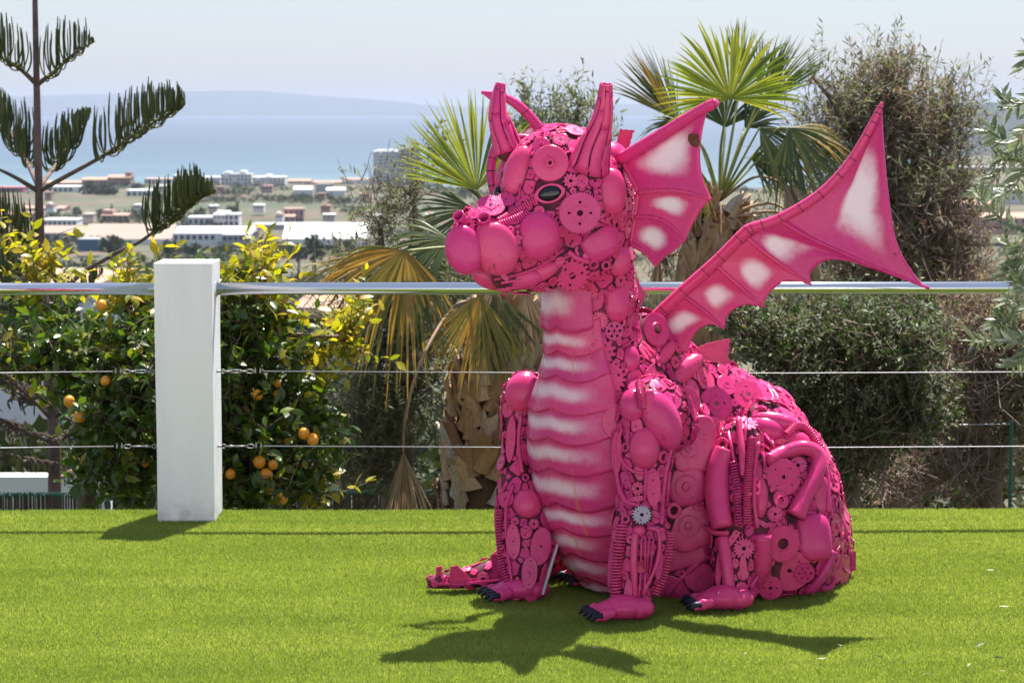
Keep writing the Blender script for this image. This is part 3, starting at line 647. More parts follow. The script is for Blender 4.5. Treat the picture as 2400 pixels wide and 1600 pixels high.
crown_tree('dry_shrub', 'dark brown shrub in shade at the right below the handrail', 'shrub',
    [gp(2320, 14), pt(2320, 1150, 14), pt(2310, 1000, 14)], (.10, .05),
    [(2310,760,14,130,90,.5,200,'brown'), (2290,920,14.2,130,130,.5,240,'brown'), (2390,900,14,90,180,.5,170,'mastic'), (2250,1080,14.2,150,90,.5,180,'brown'), (2120,1120,14.4,140,60,.5,110,'brown')],
    LM, 10, .05, .3, .2, LEAF6, twb, .6, .004, bare=[(2300,850,14,140,150,.5,300,.4), (2200,1100,14,200,80,.5,300,.35)])
crown_tree('brownish_tree', 'tall brownish grey tree with many bare twigs behind the right wing', 'tree',
    [gp(2120, 16.5), pt(2110, 1000, 16.5), pt(2090, 700, 16.5), pt(2080, 450, 16.5)], (.16, .05),
    [(2060,215,16.5,80,70,.5,90,'brown'), (2075,175,16.5,55,40,.4,40,'olive'), (1985,275,16.5,75,80,.5,140,'olive'), (2090,255,16.4,110,100,.4,120,'olive'), (2200,330,16.4,80,90,.4,90,'olive'), (2060,480,16.2,120,100,.4,90,'olive'), (2130,260,16.5,115,100,.6,110,'brown'), (2230,265,16.5,60,55,.4,70,'olive'), (2040,380,16.5,140,110,.6,150,'brown'), (2170,400,16.5,110,110,.6,110,'olive'),
     (2120,540,16.2,170,110,.6,240,'brown'), (2150,460,16.1,150,140,.5,130,'olive'), (2260,440,16.5,50,60,.4,30,'brown'), (2230,600,16.2,110,90,.5,150,'brown'), (1935,500,16.5,80,110,.5,130,'brown'), (1930,330,16.5,60,90,.5,70,'olive'), (1905,180,16.5,30,40,.3,12,'olive'), (2040,640,16.2,180,70,.6,180,'brown'), (2200,690,16.2,170,60,.5,150,'brown'), (1790,600,16.8,90,100,.5,120,'olive'), (1560,600,16.8,60,90,.5,60,'brown')],
    LM, 11, .062, .2, .26, LEAF6, twb, 1.0, .004, bare=[(2120,370,16.5,150,150,.6,150,.35), (2140,560,16.3,180,150,.6,380,.4), (1960,420,16.5,90,180,.5,110,.35)])
# --- olive branch reaching in from the right
def olive_near():
    base = Vector((3.2, 6.9, -.05)); r = empty('olive_tree', base, 'silvery olive branches with long leaves hanging in at the right edge', 'olive tree')
    MB().tube(catmull([base, (3.15, 6.9, .7), (2.95, 6.85, 1.5), (2.8, 6.8, 2.4)], 5), np.interp(np.linspace(0,1,16), [0,1], [.14,.06]), 10).build('trunk', bark, r, True)
    lf = leaves_mesh('leaf', np.zeros((1,3)), np.array([[0,1.,0]]), np.array([[0,0,1.]]), np.ones(1), np.array([.24]), LEAF8); lf.materials.append(LM['near']); lf.polygons.foreach_set('use_smooth', np.ones(len(lf.polygons), bool))
    Yn = 6.85; tw = MB(); st = []
    BR = [[(2620,40),(2480,180),(2390,330),(2330,420),(2290,455)], [(2480,180),(2420,230),(2370,250),(2345,225)], [(2440,260),(2380,330),(2350,330),(2320,300)],
          [(2600,380),(2480,480),(2400,540),(2330,500),(2290,450)], [(2560,480),(2450,600),(2400,600),(2350,560)], [(2590,500),(2470,640),(2405,720),(2370,700),(2350,740)],
          [(2600,640),(2470,760),(2400,800),(2340,800),(2280,800)], [(2440,780),(2400,840),(2370,860)], [(2420,270),(2400,380),(2375,440),(2320,470)], [(2410,520),(2390,600),(2365,640)], [(2500,150),(2430,120),(2400,160)], [(2450,620),(2420,680),(2385,660),(2370,620)], [(2420,790),(2380,780),(2350,745),(2335,760)],[(2500,430),(2430,420),(2390,380),(2340,370)]]
    for k, b in enumerate(BR):
        P = catmull([pt(u, v, Yn+.10*sin(k*1.7)+.02*i) for i, (u, v) in enumerate(b)], 7); tw.tube(P, [max(.0012, .006-.0048*i/len(P)) for i in range(len(P))], 5)
        for i in range(3, len(P)-1):
            for s in (0, 1, 0): st.append((P[i].lerp(P[i+1], random.random()), (P[i+1]-P[i-1]).normalized(), s, random.random() < .5))
    tw.build('twigs', twm, r, True)
    fl = MB()
    for i, (p, d, s, alt) in enumerate(st):
        side = d.cross(Vector((0, 1, 0)) if alt else Vector((.3, .2, 1))).normalized()*(1 if s else -1)
        D = (side*random.uniform(.6, 1.1) + d*random.uniform(.4, 1.0) + Vector((0, random.uniform(-.4, .4), -.1))).normalized()
        Nn = Vector((random.gauss(0, .5), -.7+random.gauss(0, .4), .6)); x = D.cross(Nn).normalized(); z = x.cross(D); L = random.uniform(.035, .064)
        o = bpy.data.objects.new('leaf', lf); COL.objects.link(o); o.parent = r; q = p - base
        o.matrix_basis = Matrix(((x.x, D.x, z.x, q.x), (x.y, D.y, z.y, q.y), (x.z, D.z, z.z, q.z), (0,0,0,1))) @ Matrix.Diagonal((L, L, L, 1))
        if i % 9 == 0:
            for k in range(8):
                q2 = p + d*.006*k + Vector((random.gauss(0,.008), random.gauss(0,.008), random.gauss(0,.008)))
                fl.ell(q2, Matrix.Identity(3), (.0026,)*3, 5, 4)
    fl.build('flower_buds', flat('olive_bud', (.35,.36,.16), .6, .2, 10, bump=0), r)['kind'] = 'stuff'
olive_near()

# --- fan palms
PM = {'g': leafmat('fan_green', [(0, (.09,.15,.02)), (.5, (.22,.28,.03)), (.9, (.33,.35,.035)), (1, (.35,.30,.05))], .45, .35, .45, (1.3,1.3,.4)),
      'd': leafmat('fan_dark', [(0, (.05,.09,.03)), (.6, (.09,.13,.04)), (1, (.26,.24,.07))], .35, .4, .4, (1.2,1.2,.5)),
      'y': leafmat('fan_yellowing', [(0, (.16,.17,.04)), (.4, (.30,.24,.06)), (.7, (.55,.30,.05)), (1, (.40,.30,.14))], .4, .45, .4, (1.2,1.1,.5)),
      'b': leafmat('fan_dead', [(0, (.20,.135,.08)), (.5, (.33,.23,.15)), (1, (.48,.37,.26))], .25, .6, .2, (1.1,1,.8))}
petiole_m = flat('petiole', (.20,.22,.05), .5, .3, 6); dead_pet = flat('dead_petiole', (.28,.17,.10), .8, .3, 8)
def fan(root, hub, mid, nrm, L, spread, mat, nb=44, droop=.12, tipdroop=.25, pet=None, width=1.0, fuse=.5):
    hub = Vector(hub); mid = Vector(mid).normalized(); nrm = Vector(nrm); nrm = (nrm - mid*nrm.dot(mid)).normalized()
    V = []; Fc = []; S_ = [0, .12, .3, .5, .68, .85, 1.0]; sp = radians(spread)
    for i in range(nb):
        th = -sp + 2*sp*(i+.5)/nb + random.gauss(0, .012); d = Matrix.Rotation(th, 3, nrm) @ mid; side = nrm.cross(d)
        l = L*(1-.22*(abs(th)/max(sp, .01))**2)*random.uniform(.86, 1.06); dr = droop*random.uniform(.7, 1.4); td = tipdroop*random.uniform(.2, 1.7); bend = random.gauss(0, .05)
        wmax = 2*sp/nb*L*fuse*.56*width; n0 = len(V)
        for s in S_:
            w = wmax*min(1, s/fuse)*(1 if s <= fuse else max(0, 1-((s-fuse)/(1-fuse))**1.3)) + .0006
            p = hub + d*l*s + side*bend*l*s*s - nrm*.10*L*sin(s*1.4)*(1-.8*abs(th)/max(sp, .5)) ; p.z -= l*(dr*s*s + td*max(0, s-.55)**2*2.2)
            r_ = nrm*w*.55; V += [p - side*w, p + r_, p + side*w]
        for k in range(len(S_)-1):
            a = n0+3*k; Fc += [(a, a+1, a+4, a+3), (a+1, a+2, a+5, a+4)]
    o = link('fan_leaf', npmesh('fan_leaf', V, Fc), PM[mat], root)
    if pet:
        P = catmull(pet + [hub], 6); MB().tube(P, [.011-.005*i/(len(P)-1) for i in range(len(P))], 6).build('petiole', dead_pet if mat == 'b' else petiole_m, o, True)
        o.children[0].matrix_parent_inverse = Matrix.Identity(4); o.children[0].location = -Vector(root.location) if False else (0, 0, 0)
    return o
n = N('palm_boot'); oi_ = n.n('ShaderNodeObjectInfo'); g = n.n('ShaderNodeNewGeometry')
r_ = n.math('FRACT', n.math('ADD', oi_.outputs['Random'], g.outputs['Random Per Island']))
c = n.ramp(r_, [(0, (.24,.12,.06)), (.35, (.50,.27,.13)), (.75, (.58,.38,.22)), (1, (.50,.44,.39))]); st = n.noise(n.coord('Object', (60, 60, 4)), 1, 4)
n.set(Base_Color=n.mix(n.ramp(st, [(.35, .55), (.6, 0.0)]), c, (.11,.06,.035)), Roughness=.75); n.bump(st, .6, .01); boot_m = n.m
fibre = flat('palm_fibre', (.10,.055,.03), .95, .4, 30, bump=.8)
def palm_trunk(root, P, R0, R1, nboot, blen):
    P = catmull(P, 8); rad = [R0+(R1-R0)*i/(len(P)-1) for i in range(len(P))]
    MB().tube(P, [r*.76 for r in rad], 16).build('trunk', fibre, root, True)
    bm_ = []
    for var in range(5):       # five shapes of split leaf base
        V = []; Fc = []; m = 6; rr = random.Random(var)
        tw = rr.uniform(-.25, .25)
        for j in range(m+1):
            t = j/m; w = .5*(1-.42*t)*(1+.15*sin(t*7+var)); out = .10 + .52*t**1.5; curl = .22*(1-t)
            for i in range(5):
                x = (i/2-1); notch = -.22*(1-abs(x))*max(0, t-.75)*4
                V.append((x*w*.62 + tw*t*t, out*.55 + curl*(1-x*x) , t*1.15 + notch + .05*sin(x*5+var*2)*t))
        k = len(V); V += [(x, y-.09, z) for x, y, z in V]
        for j in range(m):
            for i in range(4):
                a = j*5+i; Fc += [(a, a+1, a+6, a+5), (a+k+1, a+k, a+k+5, a+k+6)]
            a = j*5; Fc += [(a+5, a+k+5, a+k, a), (a+4, a+4+k, a+9+k, a+9)]
        a = m*5
        for i in range(4): Fc.append((a+i, a+i+1, a+i+1+k, a+i+k))
        me = npmesh('leaf_base', V, Fc); me.materials.append(boot_m); me.polygons.foreach_set('use_smooth', np.ones(len(me.polygons), bool)); bm_.append(me)
    for i in range(nboot):
        t = (i+.5)/nboot; f_ = t*(len(P)-1); k = int(f_); p = P[k].lerp(P[min(k+1, len(P)-1)], f_-k); ax = (P[min(k+1, len(P)-1)]-P[max(k-1, 0)]).normalized(); r = rad[k]
        an = i*2.39996 + random.gauss(0, .15); a0 = ax.cross(Vector((0, 1, 0))).normalized(); b0 = a0.cross(ax); o_ = (a0*cos(an)+b0*sin(an)).normalized()
        if o_.y > .55: continue
        lean = ax.cross(o_)*random.gauss(0, .34); up = (ax+lean+o_*random.uniform(-.05, .25)).normalized(); x = up.cross(o_).normalized(); y = x.cross(up)*-1
        y = up.cross(x); 
        if y.dot(o_) < 0: y = -y; x = -x
        s = blen*random.uniform(.8, 1.25); q = p + o_*r*.76 - Vector(root.location)
        o = bpy.data.objects.new('leaf_base', bm_[random.randrange(5)]); COL.objects.link(o); o.parent = root
        o.matrix_basis = Matrix(((x.x, y.x, up.x, q.x), (x.y, y.y, up.y, q.y), (x.z, y.z, up.z, q.z), (0,0,0,1))) @ Matrix.Diagonal((s*1.15, s, s, 1))
YP = 12.8; z0 = gp(1150, YP)
palm1 = empty('fan_palm', z0, 'small fan palm behind the dragon muzzle with drooping yellowing fans', 'palm', 'fan palms below the terrace')
palm_trunk(palm1, [z0, pt(1140, 1200, YP), pt(1150, 1000, YP), pt(1185, 840, YP), pt(1215, 720, YP)], .29, .20, 260, .165)
cr = pt(1225, 650, YP)
fan(palm1, pt(1118, 445, YP-.3), (-.22, -.1, 1), (0, -1, -.15), .53, 66, 'g', 54, .02, .05, [cr, pt(1185, 560, YP-.1)])
fan(palm1, pt(1110, 490, YP-.1), (-1, 0, -.10), (.1, -1, .5), .38, 48, 'd', 40, .10, .2, [cr, pt(1170, 560, YP)])
fan(palm1, pt(1050, 560, YP-.25), (-.9, -.2, -.15), (.0, -.8, .6), .42, 60, 'd', 34, .22, .4, [cr, pt(1140, 580, YP)])
fan(palm1, pt(950, 588, YP-.45), (-.45, -.25, -.9), (.3, -1, .3), .50, 80, 'y', 44, .30, .5, [cr, pt(1150, 600, YP-.1), pt(1060, 580, YP-.3)])
fan(palm1, pt(955, 590, YP-.4), (.05, -.3, -1), (0, -1, .1), .46, 34, 'd', 22, .1, .2)
fan(palm1, pt(930, 600, YP-.4), (-1, -.1, .05), (.2, -.6, .8), .56, 22, 'y', 18, .22, .3)
fan(palm1, pt(1125, 690, YP-.45), (-.12, -.2, -1), (.1, -1, .1), .47, 50, 'y', 40, .05, .2, [cr, pt(1180, 650, YP-.3)])
fan(palm1, pt(1160, 690, YP-.4), (.25, -.2, -1), (0, -1, .1), .42, 40, 'd', 24, .05, .2, [cr])
fan(palm1, pt(945, 1060, YP-.8), (.05, -.05, -1), (0, -1, .1), .40, 24, 'b', 34, .0, .05, [pt(1110, 700, YP-.2), pt(1055, 728, YP-.4), pt(985, 850, YP-.7), pt(950, 980, YP-.8)], 1.4)
fan(palm1, pt(1250, 430, YP+.3), (.35, .1, 1), (0, -1, .1), .44, 60, 'd', 40, .02, .1, [cr, pt(1240, 540, YP+.1)])
fan(palm1, pt(1330, 600, YP+.2), (.9, 0, -.2), (0, -.9, .4), .46, 60, 'y', 34, .25, .4, [cr])
for (u, v, mx_, l) in [(1190,760,-.1,.32),(1230,740,.15,.34),(1160,720,-.2,.3)]: fan(palm1, pt(u, v-60, YP-.4), (mx_, -.1, -1), (0, -1, 0), l, 30, 'b', 22, 0, .05, None, 1.2)
YQ = 15.0; z0 = gp(1640, YQ)
palm2 = empty('fan_palm', z0, 'larger fan palm with bright green crown above the dragon wing', 'palm', 'fan palms below the terrace')
palm_trunk(palm2, [z0, pt(1640, 1150, YQ), pt(1640, 900, YQ), pt(1660, 690, YQ), pt(1686, 480, YQ)], .23, .17, 300, .145)
cr = pt(1687, 470, YQ)
for (hu, hv, mx_, mz, L_, sp_, k_, nb_) in [(1640,330,-.6,.6,.34,40,'d',24),(1745,300,.5,.5,.36,44,'d',26),(1760,370,.8,-.2,.36,50,'d',26),(1625,380,-.8,-.3,.30,44,'d',22),(1700,300,0,1,.40,60,'d',30),(1800,350,.8,-.6,.40,44,'y',24)]:
    fan(palm2, pt(hu, hv, YQ+.25), (mx_, .2, mz), (.2, -1, .4), L_, sp_, k_, nb_, .12, .25, [cr])
fan(palm2, pt(1712, 232, YQ-.3), (-.05, -.1, 1), (0, -1, -.1), .54, 104, 'g', 60, .05, .12, [cr, pt(1690, 340, YQ-.1)], 1.0, .55)
fan(palm2, pt(1735, 190, YQ+.2), (.05, .1, 1), (.5, -1, .1), .40, 26, 'd', 20, .0, .05, [cr, pt(1715, 320, YQ)])
fan(palm2, pt(1592, 290, YQ), (-.42, .1, 1), (.9, -.7, .3), .58, 34, 'd', 34, .02, .1, [cr, pt(1650, 350, YQ)])
fan(palm2, pt(1585, 280, YQ-.1), (-.75, .1, .85), (.5, -.7, -.4), .52, 26, 'y', 20, .02, .1)
fan(palm2, pt(1600, 285, YQ), (-.9, -.2, -.25), (.1, -.8, .8), .28, 48, 'd', 18, .2, .3)
fan(palm2, pt(1790, 240, YQ), (.62, .1, .75), (-.3, -.8, .3), .54, 28, 'g', 30, .02, .1, [cr, pt(1740, 330, YQ)])
fan(palm2, pt(1780, 230, YQ+.2), (.25, .1, 1), (-.5, -.8, .3), .48, 26, 'd', 24, .02, .1, [cr])
fan(palm2, pt(1850, 300, YQ-.2), (.55, -.1, -.8), (.3, -1, .3), .50, 62, 'd', 38, .22, .4, [cr, pt(1770, 360, YQ-.1), pt(1820, 305, YQ-.2)])
fan(palm2, pt(1850, 300, YQ-.1), (1, 0, -.05), (.2, -.6, .9), .42, 34, 'y', 22, .2, .3)
fan(palm2, pt(1780, 300, YQ-.2), (.8, -.2, -.6), (.3, -1, .5), .45, 50, 'd', 30, .2, .3, [cr])
fan(palm2, pt(1640, 400, YQ-.3), (-.3, -.2, -.9), (0, -1, .2), .30, 46, 'y', 22, .15, .2, [cr])
fan(palm2, pt(1840, 430, YQ-.3), (.45, -.1, -.7), (.2, -1, .4), .30, 36, 'b', 26, .2, .4, [cr, pt(1770, 415, YQ-.2)], 1.3)
for (u, v, mx_, l) in [(1545,590,-.08,.36),(1590,600,.05,.34),(1640,610,.1,.4),(1835,620,.02,.36),(1900,560,.12,.56),(1945,600,.06,.48),(1770,640,0,.35),(1690,560,.1,.4)]:
    fan(palm2, pt(u, v, YQ-.35), (mx_, -.05, -1), (0, -1, 0), l, 11, 'b', 18, 0, .05, [cr + Vector((0,-.1,-.1)), cr.lerp(pt(u, v, YQ-.35), .6)+Vector((0, 0, .12))], 1.6)

# --- araucaria
YA = 15.5; z0 = gp(128, YA); ar_m = leafmat('araucaria_needle', [(0, (.07,.09,.028)), (.6, (.12,.14,.045)), (1, (.20,.21,.08))], .3, .6, .3)
ar_dead = flat('araucaria_dry', (.09,.06,.045), .9, .3, 20, bump=.3); ar_bark = flat('araucaria_bark', (.15,.095,.085), .85, .3, 14, bump=.6)
arau = empty('araucaria_tree', z0, 'tall araucaria with upswept feathery branches at the left edge', 'araucaria')
tp = catmull([z0, pt(128, 1160, YA), pt(126, 1000, YA), pt(106, 800, YA), pt(97, 620, YA), pt(91, 440, YA), pt(86, 200, YA), pt(82, 0, YA), pt(80, -150, YA)], 6)
MB().tube(tp, [max(.014, .048-.036*(i/len(tp))) for i in range(len(tp))], 12).build('trunk', ar_bark, arau, True)
def branch(P, start, hts, dens=1.0, mat=ar_m, r0=.017, spread=.5, drop=0):
    """P: pixel polyline (u, v, dY); branchlets from fraction start on, heights in px given at start/mid/tip"""
    Q = catmull([pt(u, v, YA+d) for u, v, d in P], 12); n_ = len(Q)
    b = MB().tube(Q, [r0*(1-.7*i/(n_-1)) for i in range(n_)], 7).build('branch', ar_bark, arau, True)
    V = MB(); L = sum((Q[i+1]-Q[i]).length for i in range(n_-1)); k = int(L/.020*dens)
    for i in range(k):
        t = start + (1-start)*(i+.5+random.uniform(-.4,.4))/k; f_ = t*(n_-1); j = min(int(f_), n_-2); p = Q[j].lerp(Q[j+1], f_-j); d = (Q[j+1]-Q[j]).normalized()
        tt = (t-start)/(1-start); h = np.interp(tt, [0, .5, 1], hts)*mpp(YA)*random.uniform(.75, 1.1); s = random.choice((-1, 1))
        side = d.cross(Vector((0, 0, 1))).normalized()*s*random.uniform(.1, 1.3)*spread + d*random.uniform(-.25, .2)
        g_ = Vector((0, 0, 1)) if not drop else Vector((0, 0, -.4))
        fw_ = random.uniform(-.05, .7)*(1-.8*tt); p1 = p + (side*1.3 + d*fw_*.8 - g_*.10)*h*.35; p2 = p + (side*1.5 + d*fw_)*h*.5 + g_*h*.38; p3 = p + (side*1.35 + d*fw_*1.1)*h*.5 + g_*h*1.0
        q = catmull([p, p1, p2, p3], 3); V.tube(q, [.0035]+[.0056]*(len(q)-2)+[.0025], 4)
    o = V.build('branchlets', mat, b, False); o.matrix_parent_inverse = Matrix.Identity(4); o['kind'] = 'stuff'
branch([(87,199,0),(130,165,-.1),(175,125,-.2),(222,97,-.3)], .12, (90,95,6), 1.5)
branch([(87,199,0),(45,160,-.2),(0,132,-.4),(-60,90,-.6)], .25, (60,95,40), 1.3)
branch([(91,440,0),(125,395,.4),(165,335,.9),(208,264,1.3)], .3, (80,80,15), 1.5)
branch([(91,440,0),(65,385,.3),(30,320,.8),(-10,240,1.2)], .3, (80,90,40), 1.5)
branch([(97,445,0),(160,410,-.3),(240,366,-.6),(330,305,-.9),(400,262,-1.2),(432,245,-1.3)], .38, (110,85,6), 1.25)
branch([(85,445,0),(40,418,-.2),(0,398,-.4),(-80,360,-.6)], .8, (60,60,60), 1.0)
branch([(106,760,0),(170,660,-.2),(260,600,-.5),(330,565,-.8),(400,510,-1.1),(460,465,-1.3),(503,450,-1.5)], .55, (90,75,6), 1.6)
branch([(98,700,0),(70,620,-.3),(40,575,-.6),(0,540,-.9),(-50,480,-1.1)], .35, (90,100,60), 1.4)
branch([(100,740,0),(60,700,.3),(20,660,.6),(-30,620,.9)], .2, (80,90,70), 1.6)
branch([(104,770,0),(150,730,.3),(190,690,.6),(235,640,.9)], .2, (60,60,20), 1.3)
for P in ([(118,980,0),(70,930,-.3),(20,890,-.5),(-40,860,-.7)], [(126,1040,0),(60,1010,-.3),(0,985,-.5),(-60,970,-.7)], [(127,1090,0),(70,1075,-.3),(0,1060,-.5)], [(127,1050,0),(170,1010,-.2),(215,985,-.3),(260,1000,-.4)],
          [(127,1130,0),(170,1100,.3),(230,1080,.6)], [(112,850,0),(60,800,.3),(0,770,.6)], [(124,960,0),(180,900,.5),(240,880,.9)]):
    branch(P, .15, (70,75,40), 1.1, ar_dead, .014, 1.0, 1)
branch([(108,800,0),(60,780,.4),(10,740,.8),(-40,700,1.1)], .15, (110,110,60), 1.4)
branch([(120,960,0),(60,930,.4),(10,900,.8),(-40,880,1.1)], .15, (90,90,60), 1.4)

# --- reed screen with green mesh, chain fence posts
def reed(u0, u1, vt, vb, Y, label):
    a = pt(u0, vt, Y); b = pt(u1, vt, Y); r = empty('reed_screen', ((a.x+b.x)/2, Y, ground_z(a.x, Y)), label, 'reed screen', 'reed screens below the terrace')
    m = MB(); x = a.x; zb = pt(u0, vb, Y).z
    while x < b.x: h = random.uniform(-.012, .012); m.tube([(x, Y+random.uniform(-.006, .006), zb-.3), (x+random.uniform(-.004, .004), Y, a.z+h)], .0045, 4); x += .0085
    m.build('reeds', flat('reed', (.095,.065,.055), .9, .4, 8, bump=0), r)['kind'] = 'stuff'
    m = MB(); k = int((b.x-a.x)/.02)
    for i in range(k):
        x = a.x + (b.x-a.x)*i/k; m.tube([(x, Y-.02, a.z-.015+random.uniform(-.01, .01)), (x+.03, Y-.02, a.z+.012), (x+.045, Y-.02, a.z+random.uniform(-.03, .0))], .0035, 4)
    m.build('green_mesh', flat('mesh_green', (.015,.10,.07), .6, .3, 20, bump=0), r)['kind'] = 'stuff'
reed(-60, 240, 1156, 1230, 14.6, 'brown reed screen with green edging behind the turf at the left')
reed(560, 1080, 1150, 1230, 14.9, 'brown reed screen with green edging beside the small palm trunk')
gm_ = flat('green_paint_post', (.02,.10,.07), .5, .2, 8, bump=0)
for u, vt, lab in ((2371, 985, 'thin green fence post in the dark shrubs at the right'), (1966, 1090, 'thin green fence post just right of the dragon back')):
    a = pt(u, vt, 13.4); b = pt(u, 1240, 13.4); tag(MB().tube([(a.x, 13.4, b.z-.6), a], .011, 8).build('metal_post', gm_), lab, 'fence post')
a = pt(2245, 995, 13.4); b = pt(2371, 993, 13.4); tag(MB().tube([a, b], .0035, 6).build('fence_wire', M['wire']), 'thin pale wire stretched to the green fence post', 'wire')
# --- fallen leaves on the turf
fl_m = [flat('fallen_leaf_tan', (.34,.25,.15), .6, .3, 30, bump=0), flat('fallen_leaf_grey', (.30,.27,.24), .6, .3, 30, bump=0)]
fl = leaves_mesh('fallen_leaf', np.zeros((1,3)), np.array([[0,1.,0]]), np.array([[0,0,1.]]), np.ones(1), np.array([.2]), LEAF8)
spots = [(2366,1421,12,'tan fallen leaf lying alone highest up at the right edge of the turf'),(2310,1505,15,'long grey fallen leaf above the cluster at the lower right corner'),(2250,1525,10,'small tan fallen leaf left of the long grey one at lower right'),
 (2072,1540,12,'fallen leaf furthest left of the scatter right of the wing shadow'),(2275,1553,10,'short pale fallen leaf in the middle of the lower right scatter'),(2352,1540,14,'curled fallen leaf close to the right edge, above its lower neighbour'),
 (2360,1572,11,'fallen leaf nearest the bottom right corner'),(1975,1512,7,'fallen leaf lying just past the tip of the wing shadow'),(2185,1576,10,'fallen leaf at the bottom edge below the wing shadow tip'),
 (1938,1541,12,'fallen leaf on the lower point of the wing shadow'),(1656,1475,12,'fallen leaf in the gap between body shadow and wing shadow'),(1750,1527,6,'tiny fallen leaf just under the wing shadow'),
 (945,1525,7,'small fallen leaf in the shadow of the dragon muzzle'),(1140,1512,8,'tan fallen leaf in the middle of the head shadow'),(1300,1477,8,'pale fallen leaf in the shadow before the front paws'),
 (1405,1517,9,'pale fallen leaf at the sunlit edge beside the ear shadow'),(1135,1587,10,'fallen leaf at the bottom edge below the head shadow'),(2330,1335,9,'small fallen leaf halfway up the turf at the right')]
for i, (u, v, s, lab) in enumerate(spots):
    d = ray(u, v); p = Vector((0, 0, EYE)) + d*((EYE-.012)/-d.z); me = fl.copy(); me.materials.append(fl_m[i % 2])
    o = bpy.data.objects.new('fallen_leaf', me); COL.objects.link(o); o.location = p; L = s*2.2*mpp(p.y); o.scale = (L, L, L); o.rotation_euler = (random.gauss(0, .2), random.gauss(0, .5), pi/2+random.gauss(0, .5))
    tag(o, lab, 'leaf', 'fallen leaves on the turf')
# ================================================================ THE SCRAP METAL DRAGON
from mathutils.geometry import tessellate_polygon
def paint(name, col=(.575,.040,.168), belly=False, panel=False, dark=1.0, patch=None):
    n = N(name); oi = n.n('ShaderNodeObjectInfo'); P = n.pos(); 
    c = n.ramp(oi.outputs['Random'], [(0, [x*dark for x in (col[0]*.88, col[1]*.80, col[2]*1.02)]), (.5, [x*dark for x in col]), (1, [x*dark for x in (col[0]*1.05, col[1]*1.35, col[2]*1.0)])])
    c = n.mix(n.ramp(n.noise(n.pos(5), 1, 4), [(.45, 0.0), (.8, .35)]), c, (col[0]*.8, col[1]*.6, col[2]*1.25))
    if belly or panel:
        uv = n.coord('UV'); s = n.n('ShaderNodeSeparateXYZ'); n.l(uv, s.inputs[0]); wob = n.math('MULTIPLY', n.math('SUBTRACT', n.noise(n.pos(7), 1, 6, .7), .5), .30)
    if belly:     # sprayed white band across each plate
        a = n.math('ABSOLUTE', n.math('SUBTRACT', n.math('ADD', s.outputs[1], wob), .47)); band = n.ramp(a, [(.03, 1.0), (.33, 0.0)], 'EASE')
        end = n.ramp(n.math('ADD', s.outputs[0], wob), [(.70, 1.0), (.93, 0.0)], 'EASE')
        c = n.mix(n.math('MULTIPLY', n.math('MULTIPLY', band, end), .56), c, (.80, .76, .82))
        # rust run down the middle
        a = n.math('ABSOLUTE', n.math('SUBTRACT', n.math('ADD', s.outputs[0], n.math('MULTIPLY', n.math('SUBTRACT', n.noise(n.pos((2, 2, 9)), 1, 2), .5), .03)), .765))
        run = n.math('MULTIPLY', n.ramp(a, [(.003, 1.0), (.010, 0.0)]), n.ramp(n.noise(n.pos((1, 1, 4)), 1.7, 2), [(.46, 0.0), (.60, .55)]))
        c = n.mix(run, c, (.55, .16, .03))
        
    if panel:     # white sprayed patch in the middle of each wing panel
        cu, cv, ru, rv = patch or (.5, .52, .34, .34)
        x = n.math('DIVIDE', n.math('SUBTRACT', n.math('ADD', s.outputs[0], wob), cu), ru); y = n.math('DIVIDE', n.math('SUBTRACT', n.math('ADD', s.outputs[1], wob), cv), rv)
        d = n.math('POWER', n.math('ADD', n.math('POWER', n.math('ABSOLUTE', x), 2.6), n.math('POWER', n.math('ABSOLUTE', y), 2.6)), .3846)
        c = n.mix(n.math('MULTIPLY', n.ramp(d, [(.28, 1.0), (1.05, 0.0)], 'EASE'), .80), c, (.80, .76, .80))
    rust = n.noise(n.pos(16), 1, 6, .7); rm = n.ramp(rust, [(.665, 0.0), (.70, 1.0)])
    if patch is not None or not (belly or panel): c = n.mix(n.math('MULTIPLY', rm, .9), c, (.13, .035, .018))
    n.set(Base_Color=c, Roughness=n.ramp(n.noise(n.pos(40), 1, 3), [(.3, .18), (.7, .32)])); n.b.inputs['Specular IOR Level'].default_value = .24
    n.b.inputs['Coat Weight'].default_value = .0; n.b.inputs['Coat Roughness'].default_value = .12
    h = n.math('ADD', n.math('MULTIPLY', n.noise(n.pos(28), 1, 3), .6), n.math('MULTIPLY', n.ramp(n.noise(n.pos(150), 1, 2), [(.62, 0.0), (.75, 1.0)]), .35 if (panel) else .40))
    n.bump(h, .30, .006); return n.m
PK = paint('pink_enamel'); PKbelly = paint('pink_enamel_belly', belly=True); PKred = paint('pink_enamel_sunlit', (.56,.03,.15))  # PKred: redder copy of the enamel with a sunlit tone put into its colour
n = N('rusty_gap_shade'); n.set(Base_Color=n.ramp(n.noise(n.pos(20), 1, 4), [(.35, (.025,.004,.010)), (.6, (.15,.014,.045)), (.75, (.09,.022,.012))]), Roughness=.85); VOID = n.m  # near-black and rust colour standing in for shade in gaps and hollows
n = N('eye_glass'); n.set(Base_Color=(.006,.007,.016), Roughness=.06); n.b.inputs['Specular IOR Level'].default_value = .45; EYEM = n.m
n = N('claw_navy'); n.set(Base_Color=(.006,.007,.022), Roughness=.45); n.b.inputs['Specular IOR Level'].default_value = .3; CLAW = n.m
n = N('bare_steel'); n.set(Base_Color=(.30,.24,.31), Metallic=.3, Roughness=.45); BARE = n.m

